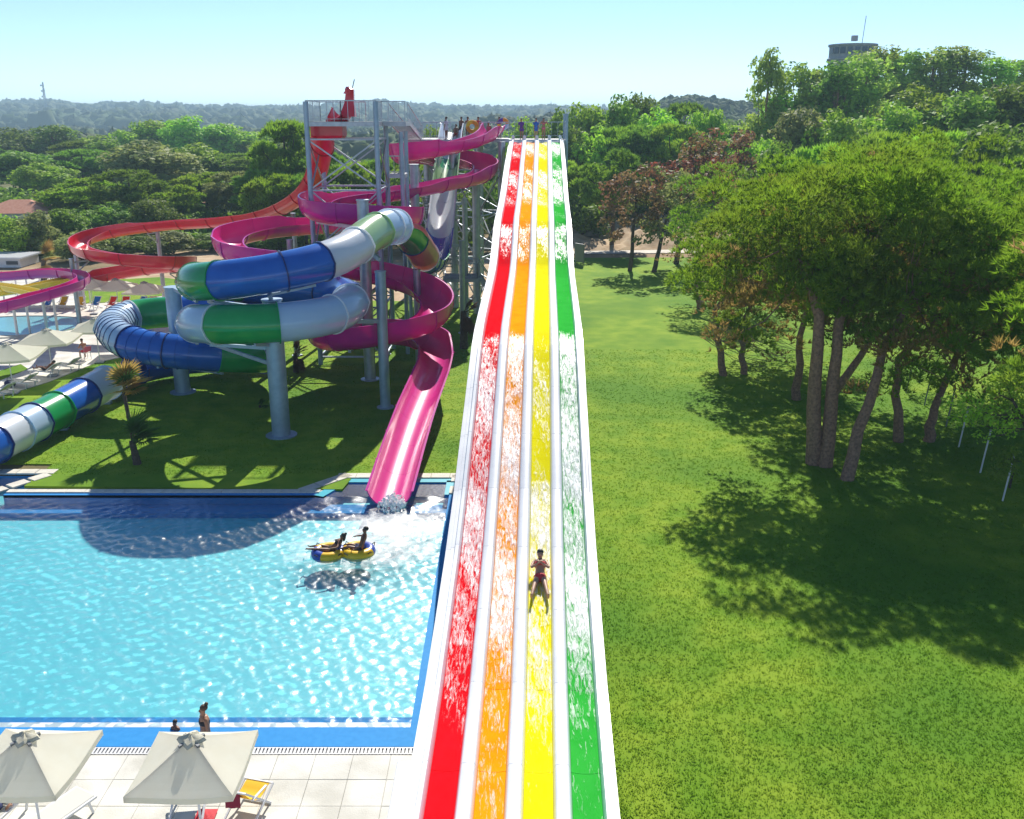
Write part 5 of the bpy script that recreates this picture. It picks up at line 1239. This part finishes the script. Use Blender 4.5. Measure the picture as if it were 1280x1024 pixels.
# notice panel and low fence at the far end of the lawn
np_ = gp(724, 331); sg = empty('notice_board', (np_.x, np_.y, 0), 'dark leaning notice board on the lawn at the far end of the slide', 'board')
MB().box((np_.x, np_.y, 1.25), (.12, 1.5, 1.9), rz=.6, bev=.02).build('panel', M['darksteel'], sg)
for s in (-1, 1): MB().bar((np_.x+.45*s, np_.y+.5*s, 0), (np_.x+.45*s, np_.y+.5*s, .5), .08).build('leg', M['darksteel'], sg)

# ------------------------------------------------------------------ haze
hz = bpy.data.materials.new('haze'); hz.use_nodes = True; t_ = hz.node_tree; t_.nodes.remove(t_.nodes['Principled BSDF'])
pv_ = t_.nodes.new('ShaderNodeVolumePrincipled'); pv_.inputs['Color'].default_value = (.6,.85,1,1); pv_.inputs['Density'].default_value = .00042; pv_.inputs['Anisotropy'].default_value = .0
t_.links.new(pv_.outputs[0], t_.nodes['Material Output'].inputs['Volume'])
HZ = MB(); HZ.box((0, 1500, 26), (7000, 3300, 60)); tag(HZ.build('haze', hz), kind='stuff')
# ------------------------------------------------------------------ people
def figure(label, loc, heading=0., torso=(0,0,1), thigh=((0,0,-1),(0,0,-1)), shin=((0,0,-1),(0,0,-1)), uarm=((0,0,-1),(0,0,-1)), farm=((0,.3,-1),(0,.3,-1)), look=None, skin='skin1', hair='hairdark', wear='trunks', cloth='cl_navy', s=1., ground='feet', group=None, longhair=False, bun=False, foot=None):
    """body as one skinned surface; local x right, y forward, z up, pelvis at origin; indices 0 = left, 1 = right"""
    U = lambda v: V(v).normalized()
    T = U(torso); fw = V((0,1,0)); 
    X = V((1,0,0)); F = X.cross(T)*-1
    if F.y < 0 and abs(T.z) > .3: F = -F
    F = T.cross(X) if T.cross(X).y > 0 else X.cross(T)
    Hd = U(look) if look else (T*.9+V((0,0,.5))).normalized()
    FH = V((0,1,0)) - Hd*V((0,1,0)).dot(Hd); FH.normalize()
    vs_, es, rs = [], [], []
    def add(p, r, par=None):
        vs_.append(V(p)); rs.append(r)
        if par is not None: es.append((par, len(vs_)-1))
        return len(vs_)-1
    pel = add((0,0,0), (.135,.105)); w = add(T*.2, (.125,.095), pel); ch = add(T*.38, (.15,.11), w); ub = add(T*.49, (.12,.09), ch)
    nk = add(T*.56, (.052,.052), ub); jaw = add(T*.585+Hd*.05+FH*.02, (.062,.07), nk); hm = add(T*.585+Hd*.13+FH*.012, (.078,.092), jaw); cr = add(T*.585+Hd*.215-FH*.005, (.05,.06), hm)
    nose = add(T*.585+Hd*.11+FH*.115, (.014,.014), hm)
    for sx in (-1, 1): add(T*.585+Hd*.115+X*(.088*sx)-FH*.01, (.016,.022), hm)
    J = {}
    for k, sx in ((0, -1), (1, 1)):
        sh = add(T*.47+X*(.175*sx), (.058,.058), ub); e_ = vs_[sh]+U(uarm[k])*.28; el = add(e_, (.042,.042), sh); w_ = e_+U(farm[k])*.25; wr = add(w_, (.029,.026), el)
        d = U(farm[k]); pd = w_+d*.085; pm = add(pd, (.04,.018), wr)
        sdv = d.cross(V((0,0,1))); sdv = sdv.normalized() if sdv.length > .2 else V((1,0,0)); cu = sdv.cross(d)
        for q in range(4):
            o_ = sdv*(-.03+.02*q); L_ = (.07, .082, .078, .06)[q]
            a = add(pd+o_+d*.03, (.01,.01), pm); b = add(pd+o_+d*(.03+L_*.55)-cu*.012, (.009,.009), a); add(pd+o_+d*(.03+L_)-cu*.035, (.007,.007), b)
        a = add(w_+d*.05-sdv*.05, (.012,.012), pm); add(w_+d*.09-sdv*.075-cu*.015, (.009,.009), a)
        hp = add(X*(.09*sx)+T*-.03, (.1,.1), pel); kn = vs_[hp]+U(thigh[k])*.42; ki = add(vs_[hp].lerp(kn, .5), (.082,.082), hp); ki = add(kn, (.056,.056), ki)
        an = kn+U(shin[k])*.4; ci = add(kn.lerp(an, .35), (.056,.056), ki); ai = add(an, (.036,.036), ci)
        fd = V(foot) if foot else (V((0,1,0)) - U(shin[k])*V((0,1,0)).dot(U(shin[k])))
        if fd.length < .2: fd = V((0,0,1))
        fd.normalize(); he = add(an+U(shin[k])*.05-fd*.03, (.034,.034), ai); add(an+U(shin[k])*.06+fd*.15, (.036,.022), he)
        J[k] = (vs_[sh], e_, w_, vs_[hp], kn, an)
    zoff = -min(v.z for v in vs_) if ground == 'feet' else 0
    R = Matrix.Rotation(heading, 3, 'Z'); O = V(loc)
    tr = lambda p: O + R @ ((V(p)+V((0,0,zoff)))*s)
    root = empty('person', O, label, 'person', group)
    me = bpy.data.meshes.new('body'); me.from_pydata([tuple(tr(v)) for v in vs_], es, []); me.materials.append(M[skin])
    body = ob('body', me, root); md = body.modifiers.new('skin', 'SKIN'); md.use_smooth_shade = True
    sv = me.skin_vertices[0].data
    for i, r in enumerate(rs): sv[i].radius = (r[0]*s*1.0, r[1]*s*1.0); sv[i].use_root = (i == 0)
    sub = body.modifiers.new('sub', 'SUBSURF'); sub.levels = sub.render_levels = 1
    hc = T*.585+Hd*.13
    # hair cap, eyes
    m_ = MB(); RM = R @ Matrix((X, FH, Hd)).transposed()
    m_.ell(tr(hc+Hd*.045-FH*.022), (.092*s, .1*s, .085*s), 12, 8, RM)
    if longhair: m_.ell(tr(hc-FH*.075-Hd*.05), (.085*s, .05*s, .16*s), 10, 7, RM)
    if bun: m_.ell(tr(hc+Hd*.12-FH*.09), (.05*s, .05*s, .05*s), 8, 6, RM)
    m_.build('hair', M[hair], root, smooth=2)
    for sx in (-1, 1): MB().ell(tr(hc+X*.033*sx+FH*.088-Hd*.01), (.012*s,)*3, 6, 4).build('eye', M['black'], root, smooth=2)
    MB().ell(tr(hc+FH*.083-Hd*.068), (.026*s, .01*s, .008*s), 6, 4, RM).build('mouth', M['cl_red'], root, smooth=2)
    def sleeve(m2, a, b, r0, r1, n=12): m2.tube([tr(a), tr(V(a).lerp(V(b), .5)), tr(b)], [r0*s, (r0+r1)/2*s, r1*s], n, cap=True)
    m2 = MB()
    if wear in ('trunks', 'bikini', 'onepiece', 'shirt'):
        RT_ = R @ Matrix((X, F, T)).transposed()
        m2.ell(tr(T*.0), (.175*s, .135*s, .13*s), 14, 8, RT_)
        if wear in ('trunks', 'shirt'):
            for k in (0, 1): sleeve(m2, J[k][3], V(J[k][3]).lerp(J[k][4], .5), .112, .1)
        m2.build('swimsuit' if wear != 'shirt' else 'shorts', M[cloth], root, smooth=2)
        if wear in ('bikini', 'onepiece', 'shirt'):
            m3 = MB(); zz = {'bikini': (.33, .44), 'onepiece': (.02, .46), 'shirt': (-.02, .53)}[wear]; n = 6; rg = []
            for q in range(n):
                f = zz[0]+(zz[1]-zz[0])*q/(n-1); rr_ = np.interp(f, [-.1, 0, .2, .38, .55], [.165, .165, .14, .168, .13])
                rg.append([tr(T*f+X*(rr_*math.cos(a)*1.03)+F*(rr_*.8*math.sin(a))) for a in [2*PI*i/14 for i in range(14)]])
            m3.rings(rg, caps=True)
            if wear == 'shirt':
                for k in (0, 1): sleeve(m3, J[k][0], V(J[k][0]).lerp(J[k][1], .75), .078, .072)
            m3.build('swim_top' if wear != 'shirt' else 'shirt', M[cloth], root, smooth=2)
    return root
def ring_float(label, c, R, r, axis, mts, group=None, s2=1.0):
    t = empty('inflatable_ring', c, label, 'ring', group); n, k = 28, 12
    ax = V(axis).normalized(); q = ax.to_track_quat('Z', 'Y').to_matrix(); parts = len(mts)
    for p in range(parts):
        m_ = MB(); rg = []
        for i in range(n//parts+1):
            a = 2*PI*(p*(n//parts)+i)/(n//parts*parts); rg.append([V(c)+q @ V(((R+r*math.cos(b))*math.cos(a), (R+r*math.cos(b))*math.sin(a), r*math.sin(b))) for b in [2*PI*j/k for j in range(k)]])
        m_.rings(rg); m_.build('segment', mts[p], t, smooth=2)
    return t
# rider on the yellow lane, lying back with feet towards the camera
ry = 0.5*PITCHL; YR = 25.3; sl_ = math.atan((sz(YR+.5)-sz(YR-.5))/1.0); rp = spt(ry, YR, .13)
dn = V((0, math.cos(sl_), -math.sin(sl_)))     # downhill in the rider's frame (heading turns it to the camera)
bk = V((0, -math.cos(sl_), math.sin(sl_)))
figure('person in dark swimwear lying back on the yellow lane with folded arms', rp, PI-math.atan(AXS), torso=bk*.9+V((0,0,.42)), thigh=(dn+V((-.16,0,.1)), dn+V((.16,0,.1))), shin=(dn+V((-.14,0,.0)), dn+V((.14,0,.0))), uarm=(dn*.9+V((-.22,0,.05)), dn*.9+V((.22,0,.05))), farm=(V((.8,-.25,.45)), V((-.8,-.25,.45))), look=(bk*.35+V((0,0,.9))), skin='skin3', cloth='cl_red', wear='bikini', ground='none', s=1.08, foot=(0,.25,.97))
# raft with two riders
rf_ = gp(429, 691); RZ = .12
raft = empty('inflatable_raft', (rf_.x, rf_.y, 0), 'yellow and blue double inflatable raft floating in the big pool', 'raft')
for k, (cx, mts_) in enumerate(((-.5, ('vinylblue', 'vinylyellow', 'vinylblue', 'vinylyellow')), (.52, ('vinylyellow', 'vinylyellow', 'vinylblue', 'vinylyellow')))):
    n = 32; c0 = V((rf_.x+cx*math.cos(RZ), rf_.y+cx*math.sin(RZ), RZ*.0+.03))
    for p in range(4):
        m = MB(); rg = []
        for i in range(9):
            a = 2*PI*(p*8+i)/32 + PI*.9; rg.append([c0+V(((.43+.19*math.cos(b))*math.cos(a), (.43+.19*math.cos(b))*math.sin(a), .19*math.sin(b))) for b in [2*PI*j/12 for j in range(12)]])
        m.rings(rg); m.build('tube_section', M[mts_[p]], raft, smooth=2)
    for a in (.6, 2.4, 4.1, 5.6):
        q = c0+V((.6*math.cos(a), .6*math.sin(a), .1)); MB().tube([q+V((-.08*math.sin(a), .08*math.cos(a), 0)), q+V((.06*math.cos(a), .06*math.sin(a), .07)), q+V((.08*math.sin(a), -.08*math.cos(a), 0))], .018, 6).build('handle', M['black'], raft)
    MB().lathe(c0-V((0,0,.06)), [(.0, 0), (.3, .0), (.36, -.02), (0, -.03)], 20).build('floor', M['vinylblue'], raft)
zr = .17
figure('person with raised head riding at the back of the raft, arms on the handles', (rf_.x+.62, rf_.y+.05, zr), PI/2, torso=(0,-.32,1), thigh=((-.1,1,.32),(.12,1,.22)), shin=((-.1,1,-.3),(.1,1,-.34)), uarm=((-.75,.15,-.7),(.8,.3,-.55)), farm=((-.1,.75,-.35),(.15,.8,-.15)), look=(0,-.1,1), skin='skin2', cloth='cl_navy', wear='trunks', ground='none', s=1.0)
figure('person with dark topknot reclining at the front of the raft with legs out', (rf_.x-.42, rf_.y, zr-.02), PI/2, torso=(0,-.8,.72), thigh=((-.28,1,.25),(.3,1,.12)), shin=((-.25,1,.15),(.2,1,-.15)), uarm=((-.8,.1,-.2),(.85,-.05,-.35)), farm=((-.35,.8,.05),(.3,.6,-.2)), look=(0,-.25,1), skin='skin2', cloth='cl_black', wear='bikini', ground='none', s=.94, bun=True, longhair=True)
# bathers standing in the pool behind the near parasol
q = pix(254, 889, Z=.72); figure('person with hair in a bun standing in the pool at the near edge', (q.x, q.y, -.86), 2.2, skin='skin1', hair='hairbrown', cloth='cl_black', wear='bikini', bun=True, s=1.0)
q = pix(218, 900, Z=.28); figure('dark haired child in the pool, mostly hidden by the cream parasol', (q.x, q.y, -.84), 2.8, skin='skin2', cloth='cl_teal', wear='trunks', s=.64)
# man reclining on a terrace lounger, man sitting on a small chair
L0 = LNG.location; a = 1.25; d = V((-math.sin(a), math.cos(a), 0))
figure('person lying on a white sun lounger on the terrace', L0+d*.0+V((0,0,.47)), a, torso=(0,-.82,.56), thigh=((-.1,1,.25),(.1,1,.1)), shin=((-.05,1,-.3),(.05,1,-.12)), uarm=((-.5,.3,-.6),(.5,.3,-.6)), farm=((.3,.8,.1),(-.3,.8,.1)), skin='skin2', cloth='cl_black', ground='none', foot=(0,.1,1))
figure('person sitting bent forward on a white chair on the terrace', sp+V((0,0,.53)), .9, torso=(0,.45,.9), thigh=((-.15,1,-.02),(.15,1,-.02)), shin=((-.05,.05,-1),(.05,.05,-1)), uarm=((-.15,.5,-.8),(.15,.5,-.8)), farm=((.35,.75,-.15),(-.35,.75,-.15)), look=(0,.35,.9), skin='skin1', cloth='cl_red', ground='none', foot=(0,1,0))
# people waiting on the starting platform
PG = 'people waiting on the starting platform'
def at_deck(x, Y, z=PZ): p = pix(x, 172, Y=Y); return V((p.x, Y, z))
figure('person in a purple top standing bent at the head of the red lane', at_deck(652, 85.3, PZ-.1), 2.9, torso=(0,.25,1), cloth='cl_purple', wear='shirt', uarm=((-.1,.4,-.9),(.1,.4,-.9)), farm=((.1,.8,-.5),(-.1,.8,-.5)), group=PG)
figure('person in a blue top and pale cap standing at the slide head', at_deck(670, 85.4, PZ-.1), 3.1, cloth='cl_blue', wear='shirt', skin='skin3', hair='hairbrown', group=PG)
figure('person in a pink bikini standing at the head of the yellow lane', at_deck(679.5, 85.2, PZ-.1), 3.2, cloth='cl_pinkish', wear='bikini', uarm=((-.7,.3,-.5),(.7,.3,-.5)), farm=((.5,.4,.6),(-.5,.4,.6)), group=PG, longhair=True)
figure('person with dark hair standing near the white flume entrance', at_deck(577, 83), 2.8, skin='skin2', cloth='cl_black', group=PG)
figure('person holding an orange and yellow ring on the platform', at_deck(585, 82.6), 3.3, skin='skin2', cloth='cl_navy', uarm=((-.2,.5,-.8),(.3,.5,-.7)), farm=((.1,.9,.1),(-.1,.9,.1)), group=PG)
ring_float('orange and yellow inflatable ring held upright on the platform', at_deck(590.5, 82.0)+V((0,0,.95)), .38, .16, (.15,-1,.1), (M['cl_orange'], M['vinylyellow'], M['cl_orange'], M['vinylyellow']))
figure('person in a red shirt standing at the entrance of the pink slide', at_deck(598, 83), 3.3, cloth='cl_red', wear='shirt', uarm=((-.2,.3,-.8),(.7,.4,-.4)), farm=((.0,.5,-.7),(.7,.4,-.2)), group=PG)
figure('person crouching in the mouth of the pink slide', at_deck(611, 82.3), 3.1, torso=(0,.35,.9), thigh=((-.2,1,-.1),(.2,1,-.1)), shin=((0,-.2,-1),(0,-.2,-1)), cloth='cl_pinkish', wear='onepiece', skin='skin1', group=PG)
figure('person with dark trousers carrying a ring beside the pink slide', at_deck(624, 83.5), 2.9, cloth='cl_black', wear='trunks', skin='skin1', uarm=((-.3,.4,-.8),(.3,.4,-.8)), farm=((.2,.9,.2),(-.2,.9,.2)), group=PG)
ring_float('yellow and violet inflatable ring carried beside the pink slide', at_deck(629, 83.0)+V((0,0,1.15)), .36, .15, (-.2,-1,.15), (M['cl_orange'], M['cl_purple'], M['vinylyellow'], M['tlight']))
figure('person sitting in the white flume entrance at the platform edge', at_deck(570, 82.4)+V((0,0,.35)), 3.1, torso=(0,-.3,1), thigh=((-.15,1,0),(.15,1,0)), shin=((0,.8,-.4),(0,.8,-.4)), cloth='cl_red', skin='skin2', ground='none', group=PG)
figure('person standing by the railing of the left part of the platform', at_deck(558, 80.5), 1.0, cloth='cl_white', wear='shirt', skin='skin2', group=PG)
# legs and arm of someone resting under the near parasol
q = pix(-6, 1004, Z=.5); lg2 = lounger('white sun lounger under the cream parasol with a person lying on it', (q.x, q.y, .03), 2.9, M['fabwhite'])
figure('person lying on a lounger beneath the cream parasol by the pool', V((q.x, q.y, .5)), 2.9, torso=(0,-.85,.5), thigh=((-.1,1,.15),(.1,1,.3)), shin=((-.05,1,-.2),(.05,1,-.35)), uarm=((-.6,.3,-.5),(.6,.3,-.5)), farm=((0,.9,-.1),(0,.9,-.1)), skin='skin1', cloth='cl_navy', ground='none', foot=(0,.1,1))
